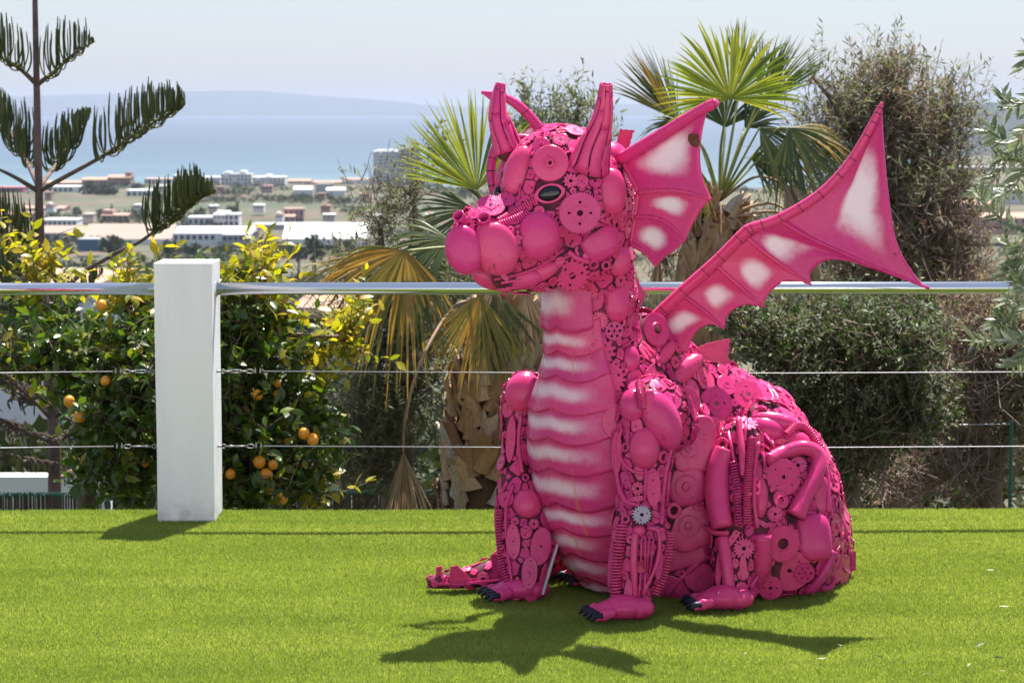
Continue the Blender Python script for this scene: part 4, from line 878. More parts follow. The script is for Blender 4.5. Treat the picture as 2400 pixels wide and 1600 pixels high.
root = empty('dragon_sculpture', (.65, 8.3, 0), 'large seated pink dragon sculpture welded from scrap metal parts standing on the turf', 'sculpture')
def part(name, me_or_mb, mat=None, smooth=False, parent=None):
    me = me_or_mb.mesh(name) if isinstance(me_or_mb, MB) else me_or_mb
    o = link(name, me, mat or PK, parent or root, smooth); return o
def sphere_chain(m, pts, step=.35):
    """pts (u, v, Y, r px): overlapping spheres"""
    Q = [(pt(u, v, Y), r*mpp(Y)) for u, v, Y, r in pts]
    for (a, ra), (b, rb) in zip(Q, Q[1:]):
        k = max(1, int((b-a).length/(step*min(ra, rb))))
        for i in range(k): t = i/k; m.ell(a.lerp(b, t), Matrix.Identity(3), (ra+(rb-ra)*t,)*3, 18, 12)
    m.ell(Q[-1][0], Matrix.Identity(3), (Q[-1][1],)*3, 18, 12)
def hull(name, chains, vox=.014, sm=6, zmin=.004):
    m = MB()
    for c in chains: sphere_chain(m, c)
    me = m.mesh('tmp'); o = bpy.data.objects.new('tmp', me); COL.objects.link(o)
    r = o.modifiers.new('r', 'REMESH'); r.mode = 'VOXEL'; r.voxel_size = vox
    s = o.modifiers.new('s', 'SMOOTH'); s.iterations = sm; s.factor = .6
    dg = bpy.context.evaluated_depsgraph_get(); out = bpy.data.meshes.new_from_object(o.evaluated_get(dg)); out.name = name
    bpy.data.objects.remove(o); bpy.data.meshes.remove(me)
    co = np.empty(len(out.vertices)*3, np.float32); out.vertices.foreach_get('co', co); co = co.reshape(-1, 3); co[:, 2] = np.maximum(co[:, 2], zmin); out.vertices.foreach_set('co', co.ravel()); out.update()
    ob = part(name, out, VOID, True)
    out.calc_loop_triangles(); tr = np.empty(len(out.loop_triangles)*3, np.int32); out.loop_triangles.foreach_get('vertices', tr); tr = tr.reshape(-1, 3)
    bv = BVHTree.FromPolygons([Vector(v) for v in co.astype(float)], tr.tolist())
    return dict(ob=ob, bvh=bv, co=co, tr=tr, seeds=[], name=name)
BP = [(600,1385,92,8.08),(640,1385,100,8.10),(700,1383,112,8.12),(773,1388,114,8.13),(833,1398,124,8.15),(897,1412,152,8.18),(970,1418,178,8.2),(1037,1420,188,8.22),(1098,1428,190,8.23),(1176,1440,185,8.24),(1230,1458,168,8.25),(1288,1475,145,8.27),(1350,1488,112,8.28),(1400,1500,80,8.28)]
H = {}
H['body'] = hull('body', [[(cx, v, Y, R-6) for v, cx, R, Y in BP],
    [(1480,800,8.2,62),(1540,900,8.33,105),(1560,960,8.40,138),(1650,1010,8.48,166),(1720,1070,8.52,188),(1765,1180,8.54,210),(1778,1270,8.52,220),(1775,1330,8.50,218)],
    [(1480,960,8.25,140),(1560,1080,8.32,175),(1580,1200,8.34,175),(1590,1310,8.34,160)], [(1500,780,8.2,50),(1600,880,8.38,70),(1680,930,8.45,80)]], .016, 5)
H['head'] = hull('head', [[(1312,440,8.0,142),(1330,460,8.0,140)], [(1380,430,8.02,95),(1388,500,8.04,98),(1372,580,8.03,95)], [(1370,580,8.0,88),(1300,600,7.95,72),(1230,628,7.88,52),(1185,648,7.84,36)],
    [(1240,500,7.93,56),(1170,516,7.86,46),(1112,532,7.80,38),(1092,545,7.79,36)], [(1270,500,7.92,90),(1240,545,7.87,72),(1170,575,7.80,56),(1105,580,7.77,46)], [(1390,600,8.06,92),(1398,680,8.1,88)]], .012, 5)
H['foreleg'] = hull('foreleg', [[(1518,965,7.99,76),(1508,1050,7.96,66),(1502,1130,7.93,52),(1497,1200,7.9,52),(1499,1265,7.88,66),(1492,1330,7.86,56),(1480,1395,7.83,38),(1475,1432,7.81,34)], [(1530,960,8.02,78),(1570,1000,8.15,70)]], .010, 4)
H['foreleg_far'] = hull('foreleg', [[(1230,925,8.32,50),(1218,1020,8.3,40),(1214,1090,8.27,40),(1212,1140,8.23,44),(1224,1200,8.2,58),(1232,1270,8.16,62),(1232,1330,8.12,52),(1222,1395,8.09,36)], [(1240,925,8.32,45),(1300,960,8.28,50)]], .010, 4)
H['hind'] = hull('hind_leg', [[(1790,1000,8.32,62),(1850,1070,8.3,82),(1865,1170,8.28,105),(1850,1280,8.24,118)], [(1735,1040,8.18,56),(1722,1150,8.12,58),(1722,1260,8.06,54),(1722,1330,8.03,48),(1720,1400,8.0,38)], [(1780,1120,8.2,70),(1785,1240,8.15,80),(1790,1330,8.16,70)]], .012, 4)
mt = lambda *a: a
def mchain(pts): return [(1200+p[0]/p[1]*F, None, p[1], p[3]/mpp(p[1]), p[2]) for p in pts]
def hull_m(name, pts, vox):
    m = MB()
    Q = [(Vector(p[:3]), p[3]) for p in pts]
    ch = []
    for (a, r) in Q: # express as pixels through inverse of pt
        d = a - Vector((0, 0, EYE)); fw = Vector((0, cos(PITCH), -sin(PITCH))); upv = Vector((0, sin(PITCH), cos(PITCH))); k = F/d.dot(fw)
        ch.append((1200 + d.x*k, 800 - d.dot(upv)*k, a.y, r/mpp(a.y)))
    return hull(name, [ch], vox, 3)
H['tail'] = hull_m('tail', [(.90,8.75,.13,.13),(.80,8.92,.12,.13),(.62,8.95,.12,.12),(.36,8.76,.105,.11),(.16,8.55,.095,.095),(.05,8.38,.070,.070),(-.05,8.27,.050,.050),(-.16,8.23,.038,.037),(-.272,8.22,.026,.024)], .010)
H['horn'] = hull('horn', [[(1380,384,7.86,47),(1392,345,7.83,34),(1407,295,7.80,21),(1417,245,7.78,13.5),(1421,206,7.76,8)]], .005, 2)
H['horn_far'] = hull('horn', [[(1192,350,7.98,31),(1180,315,7.98,26),(1167,272,7.98,18),(1167,235,7.98,13),(1173,204,7.98,8)]], .005, 2)
def hit(u, v, only=None):
    d = ray(u, v); o = Vector((0, 0, EYE)); best = None
    for k, h in H.items():
        if only and k not in only: continue
        r = h['bvh'].ray_cast(o, d)
        if r[0] is not None and (best is None or r[3] < best[3]): best = (r[0], r[1], k, r[3])
    if best is None:
        for k, h in H.items():
            if only and k not in only: continue
            # nearest point to the ray
            q = None
            for dist in np.linspace(7.4, 9.0, 17):
                r = h['bvh'].find_nearest(o + d*dist)
                if q is None or r[3] < q[3]: q = r
            if best is None or q[3] < best[3]: best = (q[0], q[1], k, q[3])
    p, n_, k, _ = best
    if n_.dot(d) > 0: n_ = -n_
    return p, n_, k
def orient(p, n_, blend, rot):
    """frame whose Z is the outward axis and whose Y is 'up' in the picture, spun by rot degrees"""
    n_ = (n_*(1-blend) - ray(*topx(p))*blend).normalized(); up = Vector((0, 0, 1)); x = up.cross(n_)
    if x.length < .05: x = Vector((1, 0, 0))
    x.normalize(); y = n_.cross(x); return Matrix((x, y, n_)).transposed() @ Matrix.Rotation(radians(rot), 3, 'Z')
def topx(p):
    d = Vector(p) - Vector((0, 0, EYE)); fw = Vector((0, cos(PITCH), -sin(PITCH))); upv = Vector((0, sin(PITCH), cos(PITCH))); k = F/d.dot(fw)
    return 1200 + d.x*k, 800 - d.dot(upv)*k
# ---- piece meshes
def plate2d(m, outer, holes, t, z0=0.0, inset=.035, proj=None):
    """extruded sheet with holes; outer/holes lists of (x, y)"""
    loops = [[Vector((x, y, 0)) for x, y in outer]] + [[Vector((x, y, 0)) for x, y in h] for h in holes]
    flatv = [v for l in loops for v in l]; tris = tessellate_polygon(loops) if holes or len(outer) > 8 else None
    cx = sum(v.x for v in loops[0])/len(outer); cy = sum(v.y for v in loops[0])/len(outer)
    def sc(v, k): return (cx+(v.x-cx)*k, cy+(v.y-cy)*k)
    no = len(outer); n_ = len(flatv); vs = []
    for i, v in enumerate(flatv): vs.append((v.x, v.y, z0))
    for i, v in enumerate(flatv): vs.append((v.x, v.y, z0+t*(.65 if i < no else 1)))
    for i, v in enumerate(flatv[:no]): x, y = sc(v, 1-inset); vs.append((x, y, z0+t))
    top = lambda i: 2*n_+i if i < no else n_+i
    if proj: vs = [proj(v) for v in vs]
    fs = []
    if tris:
        for a, b, c in tris:
            A, B_, C_ = flatv[a], flatv[b], flatv[c]
            if (B_-A).cross(C_-A).z < 0: b, c = c, b
            fs.append((top(a), top(b), top(c)))
    else: fs.append(tuple(top(i) for i in range(no)))
    off = 0
    for li, l in enumerate(loops):
        k = len(l); area = sum(l[i].x*l[(i+1) % k].y-l[(i+1) % k].x*l[i].y for i in range(k)); ccw = (area > 0) == (li == 0)
        for i in range(k):
            a, b = off+i, off+(i+1) % k
            if not ccw: a, b = b, a
            fs.append((a, b, n_+b, n_+a))
            if li == 0: fs.append((n_+a, n_+b, 2*n_+b, 2*n_+a))
        off += k
    m.add(vs, fs); return m
def circ(r, k, cx=0, cy=0, ph=0): return [(cx+r*cos(2*pi*i/k+ph), cy+r*sin(2*pi*i/k+ph)) for i in range(k)]
def star(r, d, teeth, duty=.5):
    o = []
    for i in range(teeth):
        a = 2*pi*i/teeth; w = 2*pi/teeth
        o += [(r*(1-d)*cos(a), r*(1-d)*sin(a)), (r*(1-d)*cos(a+w*(1-duty)*.7), r*(1-d)*sin(a+w*(1-duty)*.7)), (r*cos(a+w*(1-duty)), r*sin(a+w*(1-duty))), (r*cos(a+w*.92), r*sin(a+w*.92))]
    return o
def boss(m, r0, r1, z0, z1, k=16):
    vs = circ(r0, k); vt = circ(r1, k); n0 = [(x, y, z0) for x, y in vs] + [(x, y, z1) for x, y in vt]
    m.add(n0, [(i, (i+1) % k, k+(i+1) % k, k+i) for i in range(k)]); return m
def gear_mesh(var, t=.10):
    m = MB(); 
    if var == 0: plate2d(m, star(1, .065, 44), [circ(.16, 6)] + [circ(.07, 6, .5*cos(a), .5*sin(a)) for a in (0, pi/2, pi, 3*pi/2)], t); plate2d(m, star(.40, .14, 14), [circ(.16, 6)], t, t*1.02)
    if var == 1: plate2d(m, star(1, .18, 18), [circ(.20, 10)] + [circ(.09, 6, .56*cos(a), .56*sin(a)) for a in (.3, 2.4, 4.5)], t)
    if var == 2: plate2d(m, star(1, .09, 40), [circ(.30, 12)], t); boss(m, .42, .36, t, t*2.4); boss(m, .36, .30, t*2.4, t*2.4); boss(m, .30, .30, t*2.4, 0)
    if var == 3: plate2d(m, circ(1, 30), [circ(.12, 6)] + [circ(.055, 6, .62*cos(a), .62*sin(a)) for a in (.8, 2.37, 3.94, 5.5)], t); plate2d(m, circ(.36, 18), [star(.27, .2, 8)], t*.6, t*1.02)
    if var == 4: plate2d(m, star(1, .22, 11), [circ(.26, 8)] + [circ(.08, 5, .52*cos(a), .52*sin(a)) for a in (0, 1.257, 2.51, 3.77, 5.03)], t*1.2)
    if var == 5: plate2d(m, star(1, .12, 24), [circ(.14, 8)] + [circ(.16, 7, .56*cos(a), .56*sin(a)) for a in (0, 1.047, 2.09, 3.14, 4.19, 5.24)], t*1.2); boss(m, .30, .26, t*1.2, t*2.2)
    me = m.mesh('gear'); me.materials.append(PK); return me
GEAR = [gear_mesh(i) for i in range(6)]
def ring_mesh():
    m = MB(); k = 18; pr = [(1, 0), (1, .35), (.85, .5), (.6, .5), (.5, .35), (.5, -.1)]
    for (a, za), (b, zb) in zip(pr, pr[1:]): boss(m, a, b, za, zb, k)
    me = m.mesh('ring'); me.materials.append(PK); return me
RING = ring_mesh()
def bolt_mesh():
    m = MB(); plate2d(m, circ(1, 6), [], .7, 0, .15); me = m.mesh('bolt'); me.materials.append(PK); return me
BOLT = bolt_mesh()
def disc_mesh():
    m = MB(); k = 36; pr = [(1, -.2), (1, .06), (.96, .10), (.42, .17), (.38, .22), (.30, .24), (.26, .20), (.24, .26), (.14, .27), (.10, .22), (.10, -.1)]
    for (a, za), (b, zb) in zip(pr, pr[1:]): boss(m, a, b, za, zb, k)
    me = m.mesh('disc'); me.materials.append(PK); me.polygons.foreach_set('use_smooth', np.ones(len(me.polygons), bool)); return me
DISC = disc_mesh()
def dome_mesh(name, ex=2.0, nu=36, nv=10, rim=True, box=2.0, skirt=.5):
    m = MB(); vs = []; fs = []
    def R_(a): c, s_ = abs(cos(a)), abs(sin(a)); return (c**box+s_**box)**(-1/box)
    rings = [(1.0, -skirt)] + ([(1.035, -.02), (1.035, .03), (1.0, .05)] if rim else [(1.0, 0)])
    for j in range(1, nv): t = j/nv*pi/2; rings.append((cos(t)**(2/ex), .05*rim+sin(t)**(2/ex)))
    for r, z in rings:
        for i in range(nu): a = 2*pi*i/nu; k = R_(a); vs.append((r*k*cos(a), r*k*sin(a), z))
    for j in range(len(rings)-1):
        for i in range(nu): fs.append((j*nu+i, j*nu+(i+1) % nu, (j+1)*nu+(i+1) % nu, (j+1)*nu+i))
    vs.append((0, 0, .05*rim+1)); c = len(vs)-1; b = (len(rings)-1)*nu
    for i in range(nu): fs.append((b+i, b+(i+1) % nu, c))
    m.add(vs, fs); me = m.mesh(name); me.materials.append(PK); me.polygons.foreach_set('use_smooth', np.ones(len(me.polygons), bool)); return me
DOME = [dome_mesh('dome'), dome_mesh('dome', 2.3, box=2.6), dome_mesh('dome', 2.8, box=3.4)]
def put(name, me, p, R, sc, key, mat=None, label=None):
    if mat: me = me.copy(); me.materials.clear(); me.materials.append(mat)
    o = bpy.data.objects.new(name, me); COL.objects.link(o); o.parent = H[key]['ob'] if isinstance(key, str) else key
    if not hasattr(sc, '__len__'): sc = (sc,)*3
    M4 = R.to_4x4(); M4.translation = p; o.matrix_basis = M4 @ Matrix.Diagonal((*sc, 1)); 
    if label: o['label'] = label
    return o
def seed(p, r, key): H[key]['seeds'].append((Vector(p), r))
def dome(u, v, ru, rv, rot=0, h=None, k=0, only=None, blend=.55, sink=.3, name='dome', mat=None, lift=0):
    p, n_, key = hit(u, v, only); s = mpp(p.y); R = orient(p, n_, blend, -rot); h = (h or .62*min(ru, rv))*s
    put(name, DOME[k], p - R.col[2]*(h*sink-lift), R, (ru*s, rv*s, h), key, mat)
    L = max(ru, rv); S_ = min(ru, rv); ax = R @ (Vector((1, 0, 0)) if ru > rv else Vector((0, 1, 0))); m_ = max(0, L-S_)*s
    if L > S_*1.25: seed(p+ax*m_*.9, S_*s*.85, key); seed(p-ax*m_*.9, S_*s*.85, key)
    seed(p, S_*s*.95, key)
def gear(u, v, r, var=0, only=None, blend=.35, rot=0, mat=None, lift=.010, name='gear', th=1.0, sd=True, label=None):
    p, n_, key = hit(u, v, only); s = mpp(p.y); R = orient(p, n_, blend, rot); me = DISC if var == 'd' else (RING if var == 'r' else GEAR[var])
    put('disc' if var == 'd' else ('ring' if var == 'r' else name), me, p + R.col[2]*lift, R, (r*s, r*s, r*s*th*(.6 if var != 'd' else 1)), key, mat, label)
    if sd: seed(p, r*s*.93, key)
def along(pts, only=None, lift=0.0):
    out = []
    for q in pts:
        p, n_, key = hit(q[0], q[1], only); out.append(p + n_*(lift if len(q) < 3 else q[2]))
    return out, key
def pipe(pts, rpx, only=None, lift=.01, name='pipe', sd=True, n=12, mat=None, key=None):
    P, k = along(pts, only, lift); key = key or k; s = mpp(P[0].y); P = catmull(P, 7)
    rad = np.interp(np.linspace(0, 1, len(P)), np.linspace(0, 1, len(rpx)) if hasattr(rpx, '__len__') else [0, 1], np.array(rpx if hasattr(rpx, '__len__') else [rpx, rpx], float))*s
    MB().tube(P, list(rad), n).build(name, mat or PK, H[key]['ob'], True)
    if sd:
        for i in range(0, len(P), 3): seed(P[i], rad[i]*.9, key)
def helix(P, R_, w, turns, sides=5, seg=10):
    P = catmull(P, 8); L = [0]
    for a, b in zip(P, P[1:]): L.append(L[-1]+(b-a).length)
    n_ = int(turns*seg); out = []; Nv = None
    for i in range(n_+1):
        t = i/n_*L[-1]; j = max(k for k in range(len(L)) if L[k] <= t+1e-9); j = min(j, len(P)-2); f_ = (t-L[j])/max(1e-9, L[j+1]-L[j]); c = P[j].lerp(P[j+1], f_); T = (P[j+1]-P[j]).normalized()
        if Nv is None: Nv = T.cross(Vector((0, 1, 0))).normalized()
        Nv = (Nv - T*Nv.dot(T)).normalized(); B_ = T.cross(Nv); a = 2*pi*i/seg; out.append(c + (Nv*cos(a)+B_*sin(a))*R_)
    return MB().tube(out, w, sides)
def spring(pts, rc, pitch=7.0, only=None, lift=.012, w=.0030, core=True, sd=True):
    P, key = along(pts, only, lift); s = mpp(P[0].y); L = sum((b-a).length for a, b in zip(P, P[1:]))
    helix(P, rc*s, w, max(3, L/(pitch*s))).build('spring', PK, H[key]['ob'], True)
    if sd:
        for p in catmull(P, 3): seed(p, rc*s*.9, key)
def chain(P, pitch, w, key_ob, name='chain', mat=None, up=None):
    """roller chain along world points"""
    P = [Vector(p) for p in P]; L = [0]
    for a, b in zip(P, P[1:]): L.append(L[-1]+(b-a).length)
    m = MB(); n_ = max(2, int(L[-1]/pitch))
    for i in range(n_):
        t = (i+.5)/n_*L[-1]; j = min(max(k for k in range(len(L)) if L[k] <= t), len(P)-2); f_ = (t-L[j])/max(1e-9, L[j+1]-L[j]); c = P[j].lerp(P[j+1], f_); T = (P[j+1]-P[j]).normalized()
        up_ = up or Vector((0, -1, 0)); B_ = T.cross(up_).normalized(); Nn = B_.cross(T); R = Matrix((T, B_, Nn)).transposed()
        ww = w*(1.0 if i % 2 else .7); m.box(c, (pitch*.58, ww, w*.55), R); 
        k = 6; ax = Nn*w*.75; m.tube([c+T*pitch*.42-ax, c+T*pitch*.42+ax], w*.9, k)
    return link(name, m.mesh(name), mat or PK, key_ob)
def rods(pairs, rpx, only=None, lift=.015, name='rod'):
    for (a, b) in pairs:
        P, key = along([a, b], only, lift); MB().tube(P, rpx*mpp(P[0].y), 7).build(name, PK, H[key]['ob'], True)
def oval(u, v, ru, rv, rot=0, only=None, blend=.3, holes=2, lift=.012, name='plate'):
    p, n_, key = hit(u, v, only); s = mpp(p.y); R = orient(p, n_, blend, -rot); m = MB()
    hs = [circ(.10*ru*s*1.2, 6, 0, (i-(holes-1)/2)*rv*s*.7) for i in range(holes)]
    plate2d(m, [(ru*s*cos(a)*(1 if abs(sin(a)) < .8 else .9), rv*s*sin(a)) for a in [2*pi*i/22 for i in range(22)]], hs, .006)
    put(name, m.mesh(name), p + R.col[2]*lift, R, 1, key, PK); seed(p, min(ru, rv)*s, key); 
    ax = R @ (Vector((1, 0, 0)) if ru > rv else Vector((0, 1, 0))); d_ = (max(ru, rv)-min(ru, rv))*s*.8; seed(p+ax*d_, min(ru, rv)*s*.8, key); seed(p-ax*d_, min(ru, rv)*s*.8, key)

# ---- belly plates
HEAD = Vector((-.73, -.68, 0)).normalized()
def bp(v):
    vs = [b[0] for b in BP]; return [float(np.interp(v, vs, [b[i] for b in BP])) for i in (1, 2, 3)]
def belly_pt(th, v, off):
    cx, R, Y = bp(v); d = Matrix.Rotation(radians(th), 3, 'Z') @ HEAD      # + = towards the near side
    c = pt(cx, v, Y - R*mpp(Y)*.6); r = (R+off)*mpp(Y); o = Vector((pt(cx, v, Y).x, Y, c.z))
    q = H['body']['bvh'].ray_cast(o + d*(r+.06), -d)
    if q[0] is not None: r = max(r, (q[0]-o).length + (5+off)*mpp(Y))
    return o + d*r
LOBE = ([0, 4, 10, 18, 27, 38, 50, 60, 110], [0, 7, 15, 21, 20, 10, -8, -20, -26])
EDG = [655, 766, 820, 878, 954, 1022, 1094, 1175, 1230, 1288, 1345, 1400]
for k in range(1, len(EDG)):
    v0, v1 = EDG[k-1], EDG[k]; amp = .55 + .22*min(1, k/5); n1, n2 = 46, 12; V = []; UV = []; th1 = 56 if k > 1 else 47
    if k >= 9: th1 = 42
    for j in range(n2+1):
        t = j/n2
        for i in range(n1+1):
            th = -104 + (104+th1)*i/n1; th_ = th; lob = np.interp(abs(th), *LOBE)*amp + mn.noise(Vector((th*.08, k*3.1, 0)))*2.5
            a = v0 - 16 + (lob if k > 1 else 0); b = v1 + lob; v = a + (b-a)*t
            off = -1 + 4.5*t**1.5 + (5 if (k in (1, 4) and th < -35) else 0)*t
            V.append(belly_pt(th, v, off)); UV.append((i/n1, (v-(v0+lob*.45))/(v1-v0)*1.0))
    Fc = [(j*(n1+1)+i, (j+1)*(n1+1)+i, (j+1)*(n1+1)+i+1, j*(n1+1)+i+1) for j in range(n2) for i in range(n1)]
    me = npmesh('belly_plate', V, Fc); uvl = me.uv_layers.new(name='UVMap'); idx = np.empty(len(me.loops), np.int32); me.loops.foreach_get('vertex_index', idx)
    uvl.data.foreach_set('uv', np.array(UV, np.float32)[idx].ravel()); o = part('belly_plate', me, PKbelly, True)
    s_ = o.modifiers.new('thickness', 'SOLIDIFY'); s_.thickness = .004; s_.offset = -1
def on_belly(p):
    """is point p under the belly plates?"""
    u, v = 0, 0
    vs = [b[0] for b in BP]; z = p.z
    zz = [pt(b[1], b[0], b[3]-b[2]*mpp(b[3])*.6).z for b in BP]; v = np.interp(-z, [-a for a in zz], vs); cx, R, Y = bp(v); c = Vector((pt(cx, v, Y).x, Y, z)); d = p - c
    if d.length > R*mpp(Y)*(1.12 if v < 1150 else 1.5): return False
    an = math.degrees(atan2(HEAD.cross(d).z, HEAD.dot(d))); return -100 < an < (50 if v > 700 and v < 1230 else 42) and v > 650
# ---- head features
hd = ('head',)
dome(1087,585,43,57,-10,20,0,hd,.7,.2); dome(1164,583,50,62,-16,22,0,hd,.7,.2); dome(1261,553,52,57,14,26,0,hd,.7,.2)
dome(1150,645,54,34,14,22,0,hd,.6,.3); dome(1214,402,34,62,14,24,0,hd,.7,.25); dome(1432,448,36,54,-4,24,1,hd,.6,.25); dome(1405,566,50,44,-28,24,1,hd,.6,.25)
dome(1452,612,28,36,14,16,1,hd,.6,.25); dome(1175,400,14,42,16,12,0,hd,.5,.2); dome(1232,655,40,22,-14,12,0,hd,.5,.2); dome(1268,640,44,20,-24,12,0,hd,.5,.2); dome(1452,345,34,34,40,22,0,hd,.4,.2)
gear(1290,384,43,'d',hd,.6,lift=.010); gear(1358,497,51,0,hd,.55,lift=.016,th=.5); gear(1340,643,42,1,hd,.5,lift=.012,th=.5); gear(1337,424,18,4,hd,.5); gear(1314,332,20,1,hd,.2); gear(1362,425,16,3,hd,.5)
gear(1150,488,34,0,hd,.2,lift=.012,th=.5); gear(1185,474,22,3,hd,.2,lift=.014,th=.5); gear(1112,505,16,3,hd,.2)
gear(1270,345,22,3,hd,.3); gear(1240,318,18,1,hd,.2); gear(1290,305,20,0,hd,.1); gear(1345,312,22,3,hd,.1)
gear(1418,620,12,'r',hd,.5); gear(1375,455,9,'r',hd,.5)
# eye with almond lids
p, n_, key = hit(1289, 453, hd); s = mpp(p.y); R = orient(p, n_, .6, 14)
m = MB(); almond = [(cos(a)*38*s*(1), sin(a)*23*s*(1-.25*abs(cos(a))**3)) for a in [2*pi*i/28 for i in range(28)]]; hole = [(cos(a)*28*s, sin(a)*18*s*(1-.2*abs(cos(a))**3)) for a in [2*pi*i/24 for i in range(24)]]
plate2d(m, almond, [hole], .014); put('eyelid', m.mesh('eyelid'), p + R.col[2]*.004, R, 1, 'head', PK); seed(p, 38*s, 'head')
put('eye', MB().ell((0,0,0), Matrix.Identity(3), (1,1,1), 28, 16).mesh('eye'), p + R.col[2]*.004, R, (30*s, 20*s, 15*s), 'head', EYEM); 
for q in H['head']['ob'].children:
    if q.name.startswith('eye') and not q.name.startswith('eyelid'): q.data.polygons.foreach_set('use_smooth', np.ones(len(q.data.polygons), bool))
# far eye rim seen at the silhouette
p = pt(1166, 455, 7.90); put('eye', MB().ell((0,0,0), Matrix.Identity(3), (1,1,1), 20, 12).mesh('eye'), p, Matrix.Identity(3), (9*s, 12*s, 19*s), 'head', EYEM)
# nostrils: open pipe ends
for (u, v, r, dx) in ((1076,508,15,-.5),(1135,512,15,-.25)):
    p, n_, key = hit(u+4, v+12, hd); a = p; d = Vector((dx, -.75, .55)).normalized(); b = pt(u, v, a.y-.03); s = mpp(b.y); m = MB(); R = frame(d)
    k = 20; pr = [(.75, -.05), (.8, -.015), (1.0, -.002), (1.05, .006), (.88, .008), (.72, 0), (.66, -.03)]
    vs = []; 
    for rr, z in pr:
        for i in range(k): an = 2*pi*i/k; vs.append(b + R @ Vector((rr*r*s*cos(an), rr*r*s*sin(an), z)))
    m.add(vs, [(j*k+i, j*k+(i+1) % k, (j+1)*k+(i+1) % k, (j+1)*k+i) for j in range(len(pr)-1) for i in range(k)]); m.build('nostril', PK, H['head']['ob'], True)
    m = MB(); m.add([b + R @ Vector((.68*r*s*cos(2*pi*i/k), .68*r*s*sin(2*pi*i/k), -.028)) for i in range(k)], [tuple(range(k))]); m.build('nostril_inside', VOID, H['head']['ob'])
for q in ([(1168,520),(1205,500),(1242,480)], [(1160,533),(1200,518),(1236,500)], [(1238,478),(1262,468)]): spring(q, 9, 6, hd, .003, .0036, True, False)
# mouth line and jaw rods
for q in ([(1160,655),(1215,642),(1270,620),(1320,585)], [(1175,662),(1230,650),(1285,628),(1330,600)], [(1185,672),(1250,668),(1320,650),(1370,628)]): pipe(q, 3.5, hd, .006, 'jaw_rod', False, 7)
pipe([(1330,590),(1352,605),(1378,612)], 7, hd, .006); pipe([(1425,520),(1405,512),(1412,500)], 6, hd, .006)
dome(1445,705,32,50,0,20,1,('body','head'),.5,.2)
# ---- body features
bd = ('body',)
gear(1438,775,24,5,bd,.5); dome(1478,840,22,33,4,18,0,bd,.5,.2); gear(1500,842,9,'r',bd,.4); gear(1452,755,12,'r',bd,.4)
dome(1602,872,66,24,-34,20,0,bd,.4,.3); dome(1560,828,40,18,-40,12,0,bd,.3,.3)
gear(1605,942,38,2,bd,.4,th=.7); gear(1675,948,42,0,bd,.35,th=.6,lift=.014); gear(1748,928,40,0,bd,.3,th=.6,lift=.014); gear(1735,975,19,4,bd,.3); gear(1712,1005,15,4,bd,.3); gear(1668,842,18,1,bd,.1); gear(1690,870,16,0,bd,.1); gear(1640,838,15,5,bd,.1); gear(1585,815,14,1,bd,.1)
gear(1745,880,17,4,bd,.1); gear(1700,905,26,3,bd,.2); gear(1790,905,16,1,bd,.1)
for (u0, v0, u1, v1) in ((1795,905,1830,975),(1812,925,1850,985),(1780,895,1815,960)): pipe([(u0,v0),((u0+u1)/2+6,(v0+v1)/2-6),(u1,v1)], 7, bd, .006, 'rib_bar', False, 8)
def housing(u, v, ru, rv, rot, bosses, box=4.5, only=bd, h=9, bl=.45):
    p, n_, key = hit(u, v, only); s = mpp(p.y); R = orient(p, n_, bl, -rot); me = dome_mesh('engine_cover', 5.0, 40, 7, True, box, 1.4)
    put('engine_cover', me, p - R.col[2]*.002, R, (ru*s, rv*s, h*s), key); seed(p, min(ru, rv)*s, key)
    for dx in (-.55, .55):
        for dy in (-.6, .6): seed(p + R @ Vector((dx*ru*s, dy*rv*s, 0)), min(ru, rv)*s*.45, key)
    for (bx, by, br) in bosses:
        q = p + R @ Vector((bx*ru*s, by*rv*s, h*s)); m = MB()
        for (a, za), (b, zb) in zip([(2.1,0),(2.05,.12),(1.9,.12),(1.8,.02),(.85,.03),(.75,.7),(.45,.75),(.40,.2),(0.01,.2)], [(2.05,.12),(1.9,.12),(1.8,.02),(.85,.03),(.75,.7),(.45,.75),(.40,.2),(0.01,.2),(0.005,.2)]): boss(m, a, b, za*.6, zb*.6, 20)
        put('boss', m.mesh('boss'), q, R, (br*s, br*s, br*s), key, PK)
housing(1626,1040,54,66,-3,[(-.30,-.15,11),(.5,.3,6)],6,h=11); housing(1610,1138,46,46,-6,[(-.05,0,14)],2.8,h=11); housing(1616,1236,56,54,-22,[(0,.1,13)],3.0,h=9); housing(1598,1305,58,26,-16,[],4.5,h=8)
gear(1575,1195,20,'r',bd,.4); gear(1635,1182,16,5,bd,.4); gear(1545,1340,18,3,bd,.4); gear(1650,1340,22,1,bd,.4); gear(1637,1350,36,3,bd,.4)
dome(1465,1215,24,60,8,14,0,bd,.4,.3)
pipe([(1560,1395),(1620,1330),(1660,1300)], 7, bd, .008, 'pipe', False); pipe([(1540,1290),(1600,1275),(1660,1260)], 4, bd, .01, 'pipe', False)
# frame pipes along the right edge of the belly
pipe([(1448,895),(1432,960),(1436,1040),(1450,1110),(1480,1175)], [4,5,6,6,5], ('body','foreleg'), .008, 'pipe', False, 8)
